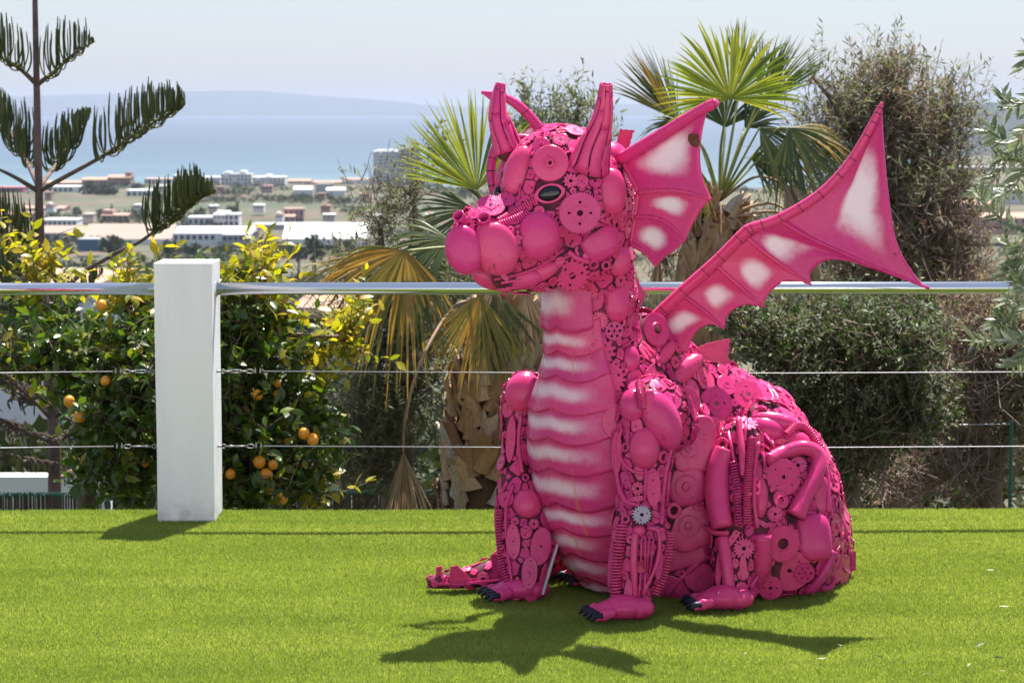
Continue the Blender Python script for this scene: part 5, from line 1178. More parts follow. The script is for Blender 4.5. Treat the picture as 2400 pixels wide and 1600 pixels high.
# ---- near foreleg
fl_ = ('foreleg',)
dome(1482,950,32,40,0,24,0,fl_,.6,.2); dome(1552,985,44,74,-24,30,0,fl_,.5,.3); spring([(1504,912),(1507,935),(1508,958)], 8, 5, fl_, .035, .003); housing(1522,942,13,30,0,[],4.5,fl_,16,.6)
dome(1510,1050,35,50,0,28,0,fl_,.6,.2); oval(1527,1142,19,47,4,fl_,.4); oval(1452,1060,15,52,-3,fl_,.4,3)
gear(1504,1208,23,1,fl_,.6,lift=.030,mat=BARE,th=.6,label='bright bare metal gear'); gear(1470,1218,11,'r',fl_,.5,lift=.02); gear(1562,1232,7,'r',fl_,.5,lift=.02); gear(1495,1145,17,4,fl_,.5); gear(1540,1165,12,4,fl_,.5)
pipe([(1440,1055),(1447,1120),(1470,1172),(1500,1188)], [5,6,6,5], fl_, .014, 'pipe', True, 8); pipe([(1462,1010),(1456,1050),(1470,1090),(1500,1108),(1530,1100)], 4, fl_, .012, 'pipe', False, 8)
pipe([(1570,1040),(1572,1100),(1560,1170),(1545,1230)], [6,7,7,6], fl_, .008, 'pipe', True, 8)
rods([((1540,985),(1548,1030)),((1552,990),(1560,1040)),((1565,1000),(1572,1050)),((1475,1100),(1485,1160)),((1512,1095),(1508,1180)),((1556,1100),(1548,1180))], 3.5, fl_, .022)
spring([(1466,1232),(1458,1285),(1453,1340),(1452,1398)], 13, 7.5, fl_, .016, .0034); spring([(1560,1250),(1556,1300),(1545,1345),(1530,1392)], 12, 7, fl_, .014, .0034)
dome(1498,1244,16,14,0,12,0,fl_,.5,.1)
pipe([(1490,1250),(1486,1320),(1488,1400)], [9,10,7], fl_, .010, 'pipe', True, 8); pipe([(1515,1240),(1535,1250),(1532,1310),(1500,1390)], 5, fl_, .020, 'pipe', False, 8)
rods([((1503,1262),(1500,1325)),((1510,1258),(1508,1330)),((1518,1256),(1512,1335)),((1526,1262),(1516,1340)),((1500,1340),(1490,1420)),((1508,1340),(1500,1418))], 2.6, fl_, .020)
oval(1538,1320,11,40,6,fl_,.4,1); oval(1474,1390,10,36,0,fl_,.4,3); oval(1440,1320,8,60,0,fl_,.4,3)
# ---- far foreleg
ff = ('foreleg_far',)
dome(1226,918,42,48,18,30,0,ff,.6,.3); gear(1180,953,6,'r',ff,.6,lift=.01); dome(1236,1180,34,36,0,24,0,ff,.6,.2)
spring([(1180,1195),(1178,1250),(1186,1320),(1200,1378)], 8, 7, ff, .012, .003); pipe([(1192,1130),(1170,1190),(1172,1260),(1182,1330),(1196,1380)], 4, ff, .010, 'pipe', False, 8); pipe([(1205,1140),(1192,1190),(1194,1260),(1206,1370)], 3.5, ff, .016, 'pipe', False, 8)
oval(1206,1268,17,44,-6,ff,.4,3); oval(1240,1340,19,40,4,ff,.4,3); oval(1264,1280,26,46,14,ff,.4,1); gear(1288,1278,17,1,ff,.5,lift=.02); gear(1250,1228,13,4,ff,.5); gear(1208,1222,11,4,ff,.5); gear(1230,1120,9,'r',ff,.5)
oval(1268,1352,10,36,12,ff,.4,2); pipe([(1222,970),(1216,1040),(1222,1110)], 5, ff, .012, 'pipe', False, 8); oval(1200,1030,12,56,0,ff,.4,3)
MB().tube([pt(1307,1275,8.05), pt(1290,1330,8.04), pt(1272,1392,8.03)], [.005,.007,.006], 6).build('strut', BARE, H['foreleg_far']['ob'])
# ---- near hind leg
hl = ('hind',)
dome(1790,1008,52,34,6,26,0,hl,.5,.3); dome(1818,985,56,22,10,18,0,('hind','body'),.4,.3); dome(1868,1030,34,24,20,16,0,hl,.4,.3)
pipe([(1706,1056),(1692,1100),(1690,1170),(1700,1238)], [24,29,30,26], hl, .020, 'exhaust_pipe', True, 16); gear(1700,1044,17,'r',hl,.3,lift=.02); pipe([(1668,1235),(1690,1250),(1712,1252)], 6, hl, .03, 'collar', False, 8)
pipe([(1698,1258),(1706,1320),(1712,1392)], [15,16,14], hl, .015, 'pipe', True, 12); pipe([(1780,1250),(1778,1320),(1765,1370),(1742,1400)], [24,25,22,16], hl, .015, 'pipe', True, 14)
spring([(1722,1088),(1724,1150),(1728,1236)], 9, 7, hl, .030, .003); spring([(1755,1030),(1748,1090),(1743,1160),(1742,1232)], 9, 6, hl, .030, .003); pipe([(1768,1040),(1758,1100),(1756,1180),(1762,1240)], 5, hl, .026, 'pipe', False, 8)
pipe([(1732,1000),(1736,1060),(1734,1120)], [7,9,5], hl, .040, 'piston', False, 10); rods([((1716,1020),(1722,1090)),((1745,1000),(1742,1040)),((1790,1050),(1812,1034)),((1785,1040),(1795,1020)),((1770,1060),(1776,1100))], 4, hl, .035)
dome(1782,1165,19,50,2,18,0,hl,.5,.2); gear(1833,1118,44,3,hl,.45,th=.5,lift=.012); gear(1870,1090,22,1,hl,.4)
pipe([(1788,1082),(1835,1066),(1880,1052),(1908,1072),(1905,1120),(1882,1170),(1856,1212)], [15,17,18,19,19,20,25], hl, .022, 'exhaust_pipe', True, 16)
gear(1832,1272,46,2,hl,.45,th=.4,lift=.010); gear(1850,1335,50,3,hl,.45,th=.4,lift=.006); gear(1884,1338,25,5,hl,.45,lift=.022,mat=PKred); gear(1815,1205,20,1,hl,.45); gear(1805,1375,30,0,hl,.5,th=.5)
dome(1908,1258,42,56,-4,24,2,hl,.5,.25); dome(1925,1160,22,46,-4,10,2,('hind','body'),.45,.3)
spring([(1842,1022),(1862,1004),(1888,1012),(1912,1050),(1920,1075)], 9, 6, ('hind','body'), .014, .0035); pipe([(1912,1060),(1930,1110),(1934,1170),(1936,1200)], 7, ('hind','body'), .014, 'pipe', False, 10); pipe([(1900,1030),(1925,1075),(1945,1130)], 5, ('body','hind'), .01, 'pipe', False, 8)
dome(1955,1180,20,46,-10,14,0,('body',),.4,.2); dome(1958,1290,24,50,6,14,0,('body',),.4,.2); dome(1972,1225,14,40,-12,10,0,('body',),.3,.2)
gear(1742,1285,26,1,hl,.45); gear(1760,1218,12,4,hl,.4); gear(1740,1345,14,'r',hl,.5); oval(1740,1330,9,30,0,hl,.5,1); oval(1690,1330,8,50,0,hl,.5,2)
pipe([(1945,1290),(1925,1335),(1895,1372),(1872,1388)], [10,12,12,9], ('body','hind'), .016, 'pipe', False, 10)
for (a0, a1) in ((1925, 2003),): # curved skirt strip on the ground at the rump
    V = []; k = 14
    for i in range(k+1):
        u = a0+(a1-a0)*i/k; r = H['body']['bvh'].ray_cast(Vector((0,0,EYE)), ray(u, 1345-i*1.0)); p = r[0] if r[0] else pt(u, 1345, 8.5)
        for z in (.015, .085): V.append((p.x+.002, p.y-.014, z))
    part('skirt_strip', npmesh('skirt_strip', V, [(2*i, 2*i+2, 2*i+3, 2*i+1) for i in range(k)]), PK)
# ---- paws, toes
def ground(u, v): d = ray(u, v); return Vector((0, 0, EYE)) + d*(EYE/-d.z)
def paw(u, v, L, ang, far=False):
    g_ = ground(u, v); dr = Vector((cos(radians(ang)), sin(radians(ang)), 0)); sd_ = Vector((-dr.y, dr.x, 0)); R = Matrix((dr, sd_, Vector((0,0,1)))).transposed(); g_ = g_ + Vector((0, .03, 0))
    m = MB(); sph = [(g_-dr*L*.28+Vector((0,0,.030)), .052), (g_-dr*L*.05+Vector((0,0,.036)), .058), (g_+dr*L*.14+Vector((0,0,.030)), .046)]
    for c, r in sph: m.ell(c, R, (r*1.15, r*1.1, r*.72), 20, 12)
    tips = []
    for i, t in enumerate((-1.35, -.45, .45, 1.3)):
        b = g_ + dr*L*.24 + sd_*t*.037 + Vector((0,0,.028)); d = (dr + sd_*t*.16).normalized(); e = b + d*.050 - Vector((0,0,.008)); 
        for k in range(5): m.ell(b.lerp(e, k/4), R, (0.019-.0012*k, .0150-.0008*k, .0185-.001*k+(.004 if k == 2 else 0)), 14, 8)
        tips.append((e, d))
    me = m.mesh('tmp'); o = bpy.data.objects.new('tmp', me); COL.objects.link(o); r = o.modifiers.new('r', 'REMESH'); r.mode = 'VOXEL'; r.voxel_size = .0032; s = o.modifiers.new('s', 'SMOOTH'); s.iterations = 2
    out = bpy.data.meshes.new_from_object(o.evaluated_get(bpy.context.evaluated_depsgraph_get())); bpy.data.objects.remove(o)
    pw_ = part('paw', out, PK, True)
    for e, d in tips:
        q = catmull([e-d*.014+Vector((0,0,.003)), e+d*.008+Vector((0,0,.003)), e+d*.024-Vector((0,0,.012))], 4); MB().tube(q, list(np.interp(np.linspace(0,1,len(q)), [0,.4,1], [.0135,.0125,.003])), 10).build('claw', CLAW, pw_, True)
paw(1455,1452,.20,196); paw(1212,1405,.20,198); paw(1690,1428,.20,190); paw(1390,1368,.18,200)
# ---- wings, frill
def coons(c0, c1, d0, d1, nu, nv, bulge=0, name='wing_panel', mat=None, flip=False):
    """c0,c1: curves s=0 / s=1 over t; d0,d1: curves t=0 / t=1 over s (lists of Vector)"""
    def ev(c, t):
        if len(c) == 1: return c[0]
        f_ = t*(len(c)-1); k = min(int(f_), len(c)-2); return c[k].lerp(c[k+1], f_-k)
    V = []; UV = []
    for j in range(nv+1):
        s = j/nv
        for i in range(nu+1):
            t = i/nu; p = ev(c0, t)*(1-s)+ev(c1, t)*s + ev(d0, s)*(1-t)+ev(d1, s)*t - (ev(c0, 0)*(1-s)*(1-t)+ev(c0, 1)*(1-s)*t+ev(c1, 0)*s*(1-t)+ev(c1, 1)*s*t)
            p = p + Vector((0, bulge*sin(pi*t)*sin(pi*min(1, s*1.05)), 0)); V.append(p); UV.append((t, s))
    Fc = [(j*(nu+1)+i, j*(nu+1)+i+1, (j+1)*(nu+1)+i+1, (j+1)*(nu+1)+i) for j in range(nv) for i in range(nu)]
    me = npmesh(name, V, Fc); uvl = me.uv_layers.new(name='UVMap'); idx = np.empty(len(me.loops), np.int32); me.loops.foreach_get('vertex_index', idx); uvl.data.foreach_set('uv', np.array(UV, np.float32)[idx].ravel())
    me.materials.append(mat); o = bpy.data.objects.new(name, me); COL.objects.link(o); me.polygons.foreach_set('use_smooth', np.ones(len(me.polygons), bool))
    s_ = o.modifiers.new('thickness', 'SOLIDIFY'); s_.thickness = .005; s_.offset = 0; return o
def mat_uv(i, patch): return paint('pink_wing_%d' % i if False else 'pink_wing_panel', panel=True, patch=patch)
def wing(name, Yf, sparp, sparr, panels, ribs, nuts):
    P = lambda u, v: pt(u, v, Yf(u, v))
    SC = catmull([P(*q) for q in sparp], 8); w = part(name, MB().tube(SC, list(np.interp(np.linspace(0, 1, len(SC)), np.linspace(0, 1, len(sparr)), np.array(sparr, float)*mpp(8.0))), 14), PK, True)
    for (c0, c1, d0, d1, patch, nu, bul) in panels:
        C = [catmull([P(*q) for q in c], 8) if len(c) > 1 else [P(*c[0])] for c in (c0, c1, d0, d1)]
        o = coons(*C, nu, 18, bul, 'wing_panel', paint('pink_wing_panel', panel=True, patch=patch)); o.parent = w
    for r in ribs:
        q = catmull([P(*x) + Vector((0, -.003, 0)) for x in r], 7); MB().tube(q, [max(.0035, .0085-.004*i/len(q)) for i in range(len(q))], 7).build('wing_rib', PK, w, True)
    for k in range(nuts):     # saw cuts where the spar was bent
        i = int((k+1)/(nuts+1)*(len(SC)-1)); t = (SC[min(i+1, len(SC)-1)]-SC[i-1]).normalized(); r = float(np.interp(i/(len(SC)-1), np.linspace(0, 1, len(sparr)), sparr))*mpp(8.0)
        vs = []; R = frame(t); rr = []
        for a in range(-5, 6):
            an = a/5*1.2 - pi/2 if False else a/5*1.15; d = (Vector((0, -1, 0))*cos(an) + t.cross(Vector((0, -1, 0))).normalized()*sin(an)).normalized(); rr.append(SC[i] + d*(r*1.0+.0006))
        MB().tube(rr, .0016, 4).build('seam', VOID, w)
    return w
Yw = lambda u, v: 8.24 - .30*(u-1510)/650 + .00006*max(0, v-500)
E_ = (1830,518); T1 = (2178,676); T2 = (1902,667); T3 = (1790,719); T4 = (1698,770)
r1 = [E_, (1880,548), (1931,573), (2053,626), T1]; r2 = [(1750,556), (1800,598), (1849,633), T2]; r3 = [(1680,622), (1730,668), T3]; r4 = [(1600,690), (1650,728), T4]; r0 = [(1512,766), (1545,808), (1612,828)]
wing('wing', Yw, [(1508,770),(1600,684),(1680,612),(1744,548),(1766,534),(1829,512),(1922,455),(1990,383),(2040,300),(2058,262),(2068,241)], [17,16,15,15,14,13,12,11,10,8,4],
    [([E_, (1925,460), (1995,388), (2045,300), (2066,245)], [T1, (2147,649), (2102,568), (2082,445), (2073,343), (2067,245)], r1, [(2066,245)], (.46,.60,.30,.30), 26, .02),
     ([(1750,556), (1790,536), E_], [T2, (1899,642), (1922,617), (1955,608), (2012,618), (2080,642), T1], r2, r1, (.35,.46,.34,.34), 26, .015),
     ([(1680,622), (1720,585), (1750,556)], [T3, (1792,706), (1808,682), (1845,658), T2], r3, r2, (.5,.55,.32,.36), 20, .015),
     ([(1600,690), (1640,655), (1680,622)], [T4, (1702,747), (1718,727), (1750,714), T3], r4, r3, (.5,.55,.32,.34), 20, .012),
     ([(1512,766), (1560,730), (1600,690)], [(1612,828), (1618,802), (1637,772), (1665,760), T4], r0, r4, (.55,.52,.30,.34), 20, .01)],
    [r1, r2, r3, r4], 17)
Ye = lambda u, v: 7.96 - .24*(u-1457)/223
w = wing('ear_frill', Ye, [(1455,374),(1540,322),(1620,272),(1665,247),(1680,241)], [16,15,13,13,9],
    [([(1494,452),(1476,415),(1464,386),(1500,358),(1540,332),(1610,288),(1656,262)], [(1666,466),(1648,425),(1640,370),(1645,310),(1656,262)], [(1494,452),(1560,447),(1610,451),(1666,466)], [(1656,262)], (.50,.50,.36,.42), 30, .012),
     ([(1488,508),(1496,480),(1494,452)], [(1606,564),(1622,528),(1642,492),(1666,466)], [(1488,508),(1540,512),(1580,535),(1606,564)], [(1494,452),(1560,447),(1610,451),(1666,466)], (.55,.5,.30,.36), 18, .01),
     ([(1478,571),(1484,540),(1488,508)], [(1538,624),(1556,604),(1582,585),(1606,564)], [(1478,571),(1512,592),(1538,624)], [(1488,508),(1540,512),(1580,535),(1606,564)], (.5,.48,.34,.40), 18, .01)],
    [[(1494,452),(1560,447),(1610,451),(1666,466)], [(1488,508),(1540,512),(1580,535),(1606,564)], [(1478,571),(1512,592),(1538,624)], [(1462,384),(1480,420),(1494,452),(1488,508),(1478,571)]], 6)
# rust patch near the tip of the ear frill
c_ = pt(1626, 328, Ye(1626, 328)-.018); rp = MB(); plate2d(rp, [(mpp(7.8)*(13+4*mn.noise(Vector((a*2.3, 1, 0))))*cos(a)*(1 if k_ else 1), mpp(7.8)*(17+6*mn.noise(Vector((a*2.1, 5, 0))))*sin(a)) for k_, a in enumerate(np.linspace(0, 2*pi, 17)[:-1])], [], .0015)
put('rust_patch', rp.mesh('rust_patch'), c_, frame(Vector((-.25, -1, .1)), spin=.5), 1, w, flat('rust', (.10, .028, .012), .9, .5, 60, bump=.5), 'patch of bare brown rust')
# far wing, mostly behind the head
Yv = lambda u, v: 8.42
w = wing('wing', Yv, [(1330,760),(1300,560),(1262,420),(1275,330),(1255,290),(1215,248),(1172,224),(1128,217)], [17,16,15,15,13,12,9,4],
    [([(1275,330),(1262,300),(1248,284)], [(1178,345),(1210,330),(1240,310)], [(1275,330),(1230,328),(1178,345)], [(1248,284),(1240,300)], (.5,.5,.3,.3), 10, .0)],
    [], 5)
q = catmull([pt(u, v, 8.3) for u, v in [(1275,330),(1215,322),(1172,335),(1154,370),(1152,420),(1168,475),(1200,520)]], 8); MB().tube(q, [.012]*10+[.0165]*(len(q)-20)+[.010]*10, 10).build('wing_finger', PK, w, True)
for k in range(5):
    i = 14+k*5; c = q[min(i, len(q)-1)]; t = (q[min(i+1, len(q)-1)]-q[i-1]).normalized(); b_ = t.cross(Vector((0,-1,0))).normalized()
    MB().tube([c + (Vector((0,-1,0))*cos(a)+b_*sin(a))*.0168 for a in np.linspace(-1.2, 1.2, 7)], .0016, 4).build('seam', VOID, w)
o = coons([pt(1168,222,8.40), pt(1150,217,8.40), pt(1128,216,8.4)], [pt(1170,240,8.40), pt(1158,243,8.40), pt(1128,218,8.4)], [pt(1168,222,8.4), pt(1170,240,8.4)], [pt(1128,216,8.4), pt(1128,218,8.4)], 8, 3, 0, 'wing_panel', PK); o.parent = w
# ---- spine fins edged with chain
def fin(pts, Y, thick=.006, key='body', name='spine_fin', dY=0):
    P = [pt(u, v, Y + dY*i) for i, (u, v) in enumerate(pts)]; n_ = len(P); off = Vector((0, thick, 0)); m = MB(); m.add(P + [p+off for p in P], [tuple(range(n_)), tuple(range(2*n_-1, n_-1, -1))] + [(i, n_+i, n_+(i+1) % n_, (i+1) % n_) for i in range(n_)])
    o = m.build(name, PKred, H[key]['ob']); chain(P, .010, .0045, o, 'chain', PKred).matrix_parent_inverse = Matrix.Identity(4)
fin([(1445,345),(1455,306),(1482,308),(1470,352)], 8.12, key='head'); fin([(1490,650),(1500,672),(1512,690),(1500,714),(1488,705)], 8.12); fin([(1622,822),(1660,806),(1708,796),(1702,852),(1640,838)], 8.30); fin([(1795,915),(1812,922),(1812,938),(1800,935)], 8.45)
fin([(1488,735),(1500,745),(1512,770),(1500,790)], 8.16)
fin([(1023,1372),(1025,1330),(1033,1328),(1034,1368)], 8.21, .03, 'tail'); fin([(1056,1368),(1058,1330),(1070,1326),(1090,1345),(1110,1366)], 8.19, .006, 'tail'); fin([(1160,1362),(1152,1302),(1162,1298),(1195,1320),(1200,1362)], 8.22, .006, 'tail')
chain([pt(1108,1362,8.22), pt(1160,1342,8.22)], .010, .0045, H['tail']['ob']); chain([pt(1008,1395,8.19), pt(1060,1404,8.18), pt(1190,1405,8.18)], .012, .0045, H['tail']['ob']); chain([pt(1020,1368,8.19), pt(1080,1368,8.18), pt(1180,1358,8.18)], .012, .0045, H['tail']['ob'])
# horn chains
for pts_, key in (([(1360,400),(1385,345),(1402,290),(1412,240),(1416,205)], 'horn'), ([(1398,410),(1415,360),(1424,300),(1427,240),(1425,205)], 'horn'), ([(1205,372),(1194,330),(1184,280),(1180,235)], 'horn_far'), ([(1380,400),(1400,350),(1413,290),(1420,230)], 'horn')):
    P, k_ = along(pts_, (key,), .004); chain(catmull(P, 5), .009, .0042, H[key]['ob'])
for pts_, key in (([(1170,330),(1160,285),(1164,240),(1172,205)], 'horn_far'), ([(1182,300),(1174,260),(1175,215)], 'horn_far'), ([(1390,330),(1405,280),(1414,225)], 'horn')): pipe(pts_, 3.2, (key,), .002, 'rod', False, 6)

# ---- horns: long curved strips laid side by side
def horn_strips(key, pts_, ns):
    C = catmull([pt(u, v, Y) for u, v, Y, r in pts_], 8); Rr = np.interp(np.linspace(0, 1, len(C)), np.linspace(0, 1, len(pts_)), [r*mpp(Y) for u, v, Y, r in pts_]); rd = random.Random(ns)
    for k in range(ns):
        a0 = 2*pi*k/ns + .05; a1 = 2*pi*(k+1)/ns - .03; st = 0.0; 
        while st < .96:
            en = min(1.0, st + rd.uniform(.35, .7)); n_ = 7; V = []; lift = rd.uniform(.0015, .0055)
            for j in range(n_+1):
                t = st + (en-st-.005)*j/n_; f_ = t*(len(C)-1); i = min(int(f_), len(C)-2); c = C[i].lerp(C[i+1], f_-i); T = (C[i+1]-C[i]).normalized(); X = T.cross(Vector((0, 1, 0))).normalized(); Y_ = T.cross(X); r = float(np.interp(f_, range(len(C)), Rr))*1.0 + lift
                for a in np.linspace(a0 + .12*sin(t*9+k), a1 + .12*sin(t*9+k+1), 4): V.append(c + (X*cos(a)+Y_*sin(a))*r)
            Fc = [(j*4+i, j*4+i+1, (j+1)*4+i+1, (j+1)*4+i) for j in range(n_) for i in range(3)]
            o = link('strip', npmesh('strip', V, Fc), PK, H[key]['ob'], True); s_ = o.modifiers.new('thickness', 'SOLIDIFY'); s_.thickness = .004; s_.offset = 0; st = en
horn_strips('horn', [(1378,388,7.86,49),(1392,345,7.83,36),(1407,295,7.80,23),(1417,245,7.78,15.5),(1421,196,7.76,10)], 8)
horn_strips('horn_far', [(1192,356,7.98,32),(1180,315,7.98,27),(1167,272,7.98,20),(1167,235,7.98,15),(1173,194,7.98,9)], 7)
# ---- plating: every hull is covered with welded plates cut to fit one another, with gears and rings between
def clip(poly, nx, ny, t):
    out = []
    for i in range(len(poly)):
        a, b = poly[i], poly[(i+1) % len(poly)]; da = a[0]*nx+a[1]*ny-t; db = b[0]*nx+b[1]*ny-t
        if da <= 0: out.append(a)
        if (da < 0) != (db < 0) and abs(da-db) > 1e-12: k = da/(da-db); out.append((a[0]+(b[0]-a[0])*k, a[1]+(b[1]-a[1])*k))
    return out
keys = list(H); OVER = {'body': 230, 'head': 150, 'foreleg': 60, 'foreleg_far': 50, 'hind': 90, 'tail': 16}; OV = {'bracket': [], 'strap': []}
for k_ in range(3):
    m = MB(); a0, a1 = .2, 2.2+k_*.7; ro, ri = 1.0, .58-.08*k_; arc = [(ro*cos(a), ro*sin(a)) for a in np.linspace(a0, a1, 9)] + [(ri*cos(a), ri*sin(a)) for a in np.linspace(a1, a0, 8)]
    plate2d(m, arc, [], .16); me = m.mesh('bracket'); me.materials.append(PK); OV['bracket'].append(me)
    m = MB(); w_ = .3+.1*k_; plate2d(m, [(-1.3,-w_*.6),(-1.0,-w_),(1.0,-w_*.8),(1.3,-w_*.4),(1.3,w_*.4),(1.0,w_*.8),(-1.0,w_),(-1.3,w_*.6)], [circ(.13, 6, -.9, 0), circ(.13, 6, .9, 0)] + ([circ(.10, 6, 0, 0)] if k_ else []), .15); me = m.mesh('strap'); me.materials.append(PK); OV['strap'].append(me)
def plate_hull(key, sched, mix, ncand=9000, cap=280):
    h = H[key]; rd = random.Random(hash(key) % 1000 if False else sum(map(ord, key))); rg = np.random.default_rng(sum(map(ord, key)))
    co, tr = h['co'], h['tr']; A, B_, C_ = co[tr[:, 0]], co[tr[:, 1]], co[tr[:, 2]]; cr_ = np.cross(B_-A, C_-A); ar = np.linalg.norm(cr_, axis=1); nrm = cr_/np.maximum(ar[:, None], 1e-12)
    idx = rg.choice(len(tr), ncand, p=ar/ar.sum()); r1_ = np.sqrt(rg.random(ncand)); r2_ = rg.random(ncand)
    P = A[idx]*(1-r1_)[:, None] + B_[idx]*(r1_*(1-r2_))[:, None] + C_[idx]*(r1_*r2_)[:, None]; NN = nrm[idx]
    ok = np.ones(ncand, bool)
    for i in range(ncand):
        p = Vector(P[i]); 
        if p.z < .012: ok[i] = False; continue
        if key in ('body', 'head') and on_belly(p): ok[i] = False; continue
        for k2 in keys:
            if k2 == key: continue
            q, n2, _, d2 = H[k2]['bvh'].find_nearest(p, .12)
            if q is not None and (p-q).dot(n2) < -.006: ok[i] = False; break
    P = P[ok]; NN = NN[ok]; acc = [(np.array(s[0]), s[1]) for s in h['seeds']]; nf = len(acc); AP = np.array([a[0] for a in acc]).reshape(-1, 3); AR = np.array([a[1] for a in acc]); new = []
    for r in sched:
        for i in rg.permutation(len(P)):
            if len(AP):
                d = np.linalg.norm(AP-P[i], axis=1)
                if (d < .93*(r+AR)).any(): continue
            AP = np.vstack([AP, P[i]]); AR = np.append(AR, r); new.append((P[i], NN[i], r))
    rest = MB(); cnt = {'plate': 0, 'gear': 0, 'ring': 0}; cam_p = np.array([0, 0, EYE])
    new.sort(key=lambda s: -(s[2]*(1 if np.dot(s[1], cam_p-s[0]) > 0 else .01)))
    for (p, n_, r) in new:
        pv, nv = Vector(p), Vector(n_); R = frame(nv, spin=rd.random()*6.28); kind = rd.choices(('plate', 'gear', 'ring', 'dome'), mix(r))[0]
        if r < .02 and rd.random() < .07: continue
        if kind == 'gear':
            if cnt['gear'] < cap: put('gear', GEAR[rd.choice((0, 1, 1, 3, 4, 5, 2))], pv + nv*(.004+rd.random()*.006), R @ Matrix.Rotation(rd.gauss(0, .08), 3, 'X'), (r*1.08, r*1.08, .04 if r > .02 else .03), key); cnt['gear'] += 1
            continue
        if kind == 'ring':
            put('ring', RING if r > .009 else BOLT, pv + nv*.002, R, (r*.8, r*.8, r*.7), key); cnt['ring'] += 1; continue
        if kind == 'dome':
            put('dome', DOME[rd.choice((0, 1))], pv-nv*.004, R, (r*1.1, r*rd.uniform(.8, 1.05), r*rd.uniform(.35, .6)), key); continue
        lim = 1.6*r; poly = circ(lim, 12); Ri = R.transposed(); d = AP - p; dist = np.linalg.norm(d, axis=1)
        for j in np.where((dist > 1e-6) & (dist < 2.2*(r+AR)+.01))[0]:
            q = Ri @ Vector(d[j]); q.z = 0; L = q.length
            if L < 1e-4: continue
            t = L*r/(r+AR[j]) - .0013; poly = clip(poly, q.x/L, q.y/L, t)
            if len(poly) < 3: break
        if len(poly) < 3: continue
        q2 = [poly[0]]
        for a in poly[1:]:
            if math.dist(a, q2[-1]) > .0035: q2.append(a)
        if math.dist(q2[0], q2[-1]) < .0035: q2.pop()
        if len(q2) < 3: continue
        # cut corners and bow the sides so that plates look sheared, not tiled
        poly = []
        for i in range(len(q2)):
            a, b, c_ = q2[i-1], q2[i], q2[(i+1) % len(q2)]; k1 = rd.uniform(.05, .2); poly.append((b[0]+(a[0]-b[0])*k1, b[1]+(a[1]-b[1])*k1)); poly.append((b[0]+(c_[0]-b[0])*k1, b[1]+(c_[1]-b[1])*k1))
        tooth = []
        for i in range(len(poly)):
            a, b = poly[i], poly[(i+1) % len(poly)]; tooth.append(a); L_ = math.dist(a, b); k_ = int(L_/.0055)
            if k_ >= 3 and r > .011 and rd.random() < .42:
                ux, uy = (b[0]-a[0])/L_, (b[1]-a[1])/L_
                for q_ in range(1, 2*k_): f_ = q_/(2*k_); dd = .0024 if q_ % 2 else 0; tooth.append((a[0]+(b[0]-a[0])*f_ - uy*dd, a[1]+(b[1]-a[1])*f_ + ux*dd))
        poly = tooth
        lift = .002 + rd.random()*.006; tilt = (rd.gauss(0, .05), rd.gauss(0, .05)); bvh = h['bvh']
        def proj(v, pv=pv, R=R, nv=nv, lift=lift, tilt=tilt):
            w = pv + R @ Vector((v[0], v[1], 0)); q = bvh.find_nearest(w, .08); w2 = q[0].lerp(w, .35) if q[0] is not None else w
            return w2 + nv*(v[2] + lift + v[0]*tilt[0] + v[1]*tilt[1])
        holes = []
        if r > .012 and rd.random() < .85:
            for _ in range(rd.choice((1, 2, 3, 3))):
                a = rd.random()*6.28; rr = rd.uniform(0, .45)*r; holes.append(circ(max(.0022, r*rd.uniform(.09, .20)), 6, rr*cos(a), rr*sin(a)))
            hk = []
            for x in holes:
                if all(math.dist(np.mean(x, 0), np.mean(y, 0)) > r*.42 for y in hk): hk.append(x)
            holes = hk
        m = MB(); plate2d(m, poly, holes, .0045, -.004, .035, proj)
        if cnt['plate'] < cap: link('plate', m.mesh('plate'), PK, h['ob']); cnt['plate'] += 1
        else: rest.add(m.v, m.f)
        if r > .022 and rd.random() < .35:
            a = rd.random()*6.28; q = pv + R @ Vector((r*.4*cos(a), r*.4*sin(a), 0)); put('bolt', BOLT if rd.random() < .5 else RING, q + nv*(lift+.0005), R, r*.22, key)
    # odd brackets, short chain ends, rods and washers welded over the plates
    vis = [s for s in new if s[2] > .010]; rd.shuffle(vis)
    for (p, n_, r) in vis[:OVER.get(key, 60)]:
        pv, nv = Vector(p), Vector(n_); R = frame(nv, spin=rd.random()*6.28); k_ = rd.choice(('bracket', 'bracket', 'strap', 'washer', 'rod', 'chain')); q0 = pv + nv*.011; sz = rd.uniform(.012, .024)
        if k_ == 'washer': put('washer', RING, q0 - nv*.002, R, (sz*.5, sz*.5, sz*.35), key)
        elif k_ == 'rod': MB().tube([h['bvh'].find_nearest(q0 + R.col[0]*sz*a)[0] + nv*.012 for a in (-1.6, -.5, .5, 1.6)], .0028, 6).build('rod', PK, h['ob'], True)
        elif k_ == 'chain': chain([h['bvh'].find_nearest(q0 + R.col[0]*sz*a + R.col[1]*sz*.4*a*a)[0] + nv*.012 for a in (-1.4, -.5, .5, 1.4)], .009, .0036, h['ob'], 'chain', None, nv)
        else: put(k_, OV[k_][rd.randrange(3)], q0, R @ Matrix.Rotation(rd.gauss(0, .15), 3, 'X'), (sz, sz, sz), key)
    if rest.v: o = rest.build('scrap_plating', PK, h['ob']); o['kind'] = 'stuff'
mixb = lambda r: (46, 48, 4, 2) if r > .03 else ((58, 36, 6, 0) if r > .012 else (80, 10, 10, 0))
plate_hull('body', (.055, .042, .030, .021, .0145, .0095), mixb, 14000); plate_hull('head', (.030, .023, .016, .011, .0075), mixb, 11000)
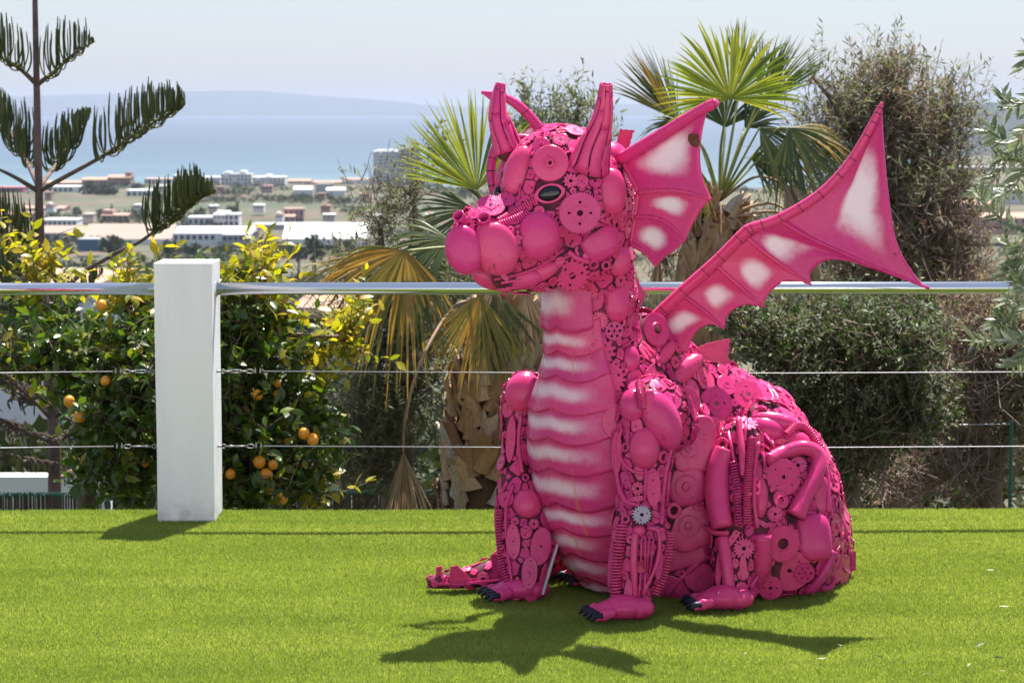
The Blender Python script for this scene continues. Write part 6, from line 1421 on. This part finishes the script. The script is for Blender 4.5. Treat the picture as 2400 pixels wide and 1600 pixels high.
plate_hull('foreleg', (.028, .020, .013, .009), mixb, 6000, 200); plate_hull('foreleg_far', (.028, .020, .013, .009), mixb, 5000, 200); plate_hull('hind', (.040, .030, .020, .013, .009), mixb, 8000, 250)
plate_hull('tail', (.022, .017, .012, .009), mixb, 4000, 160)
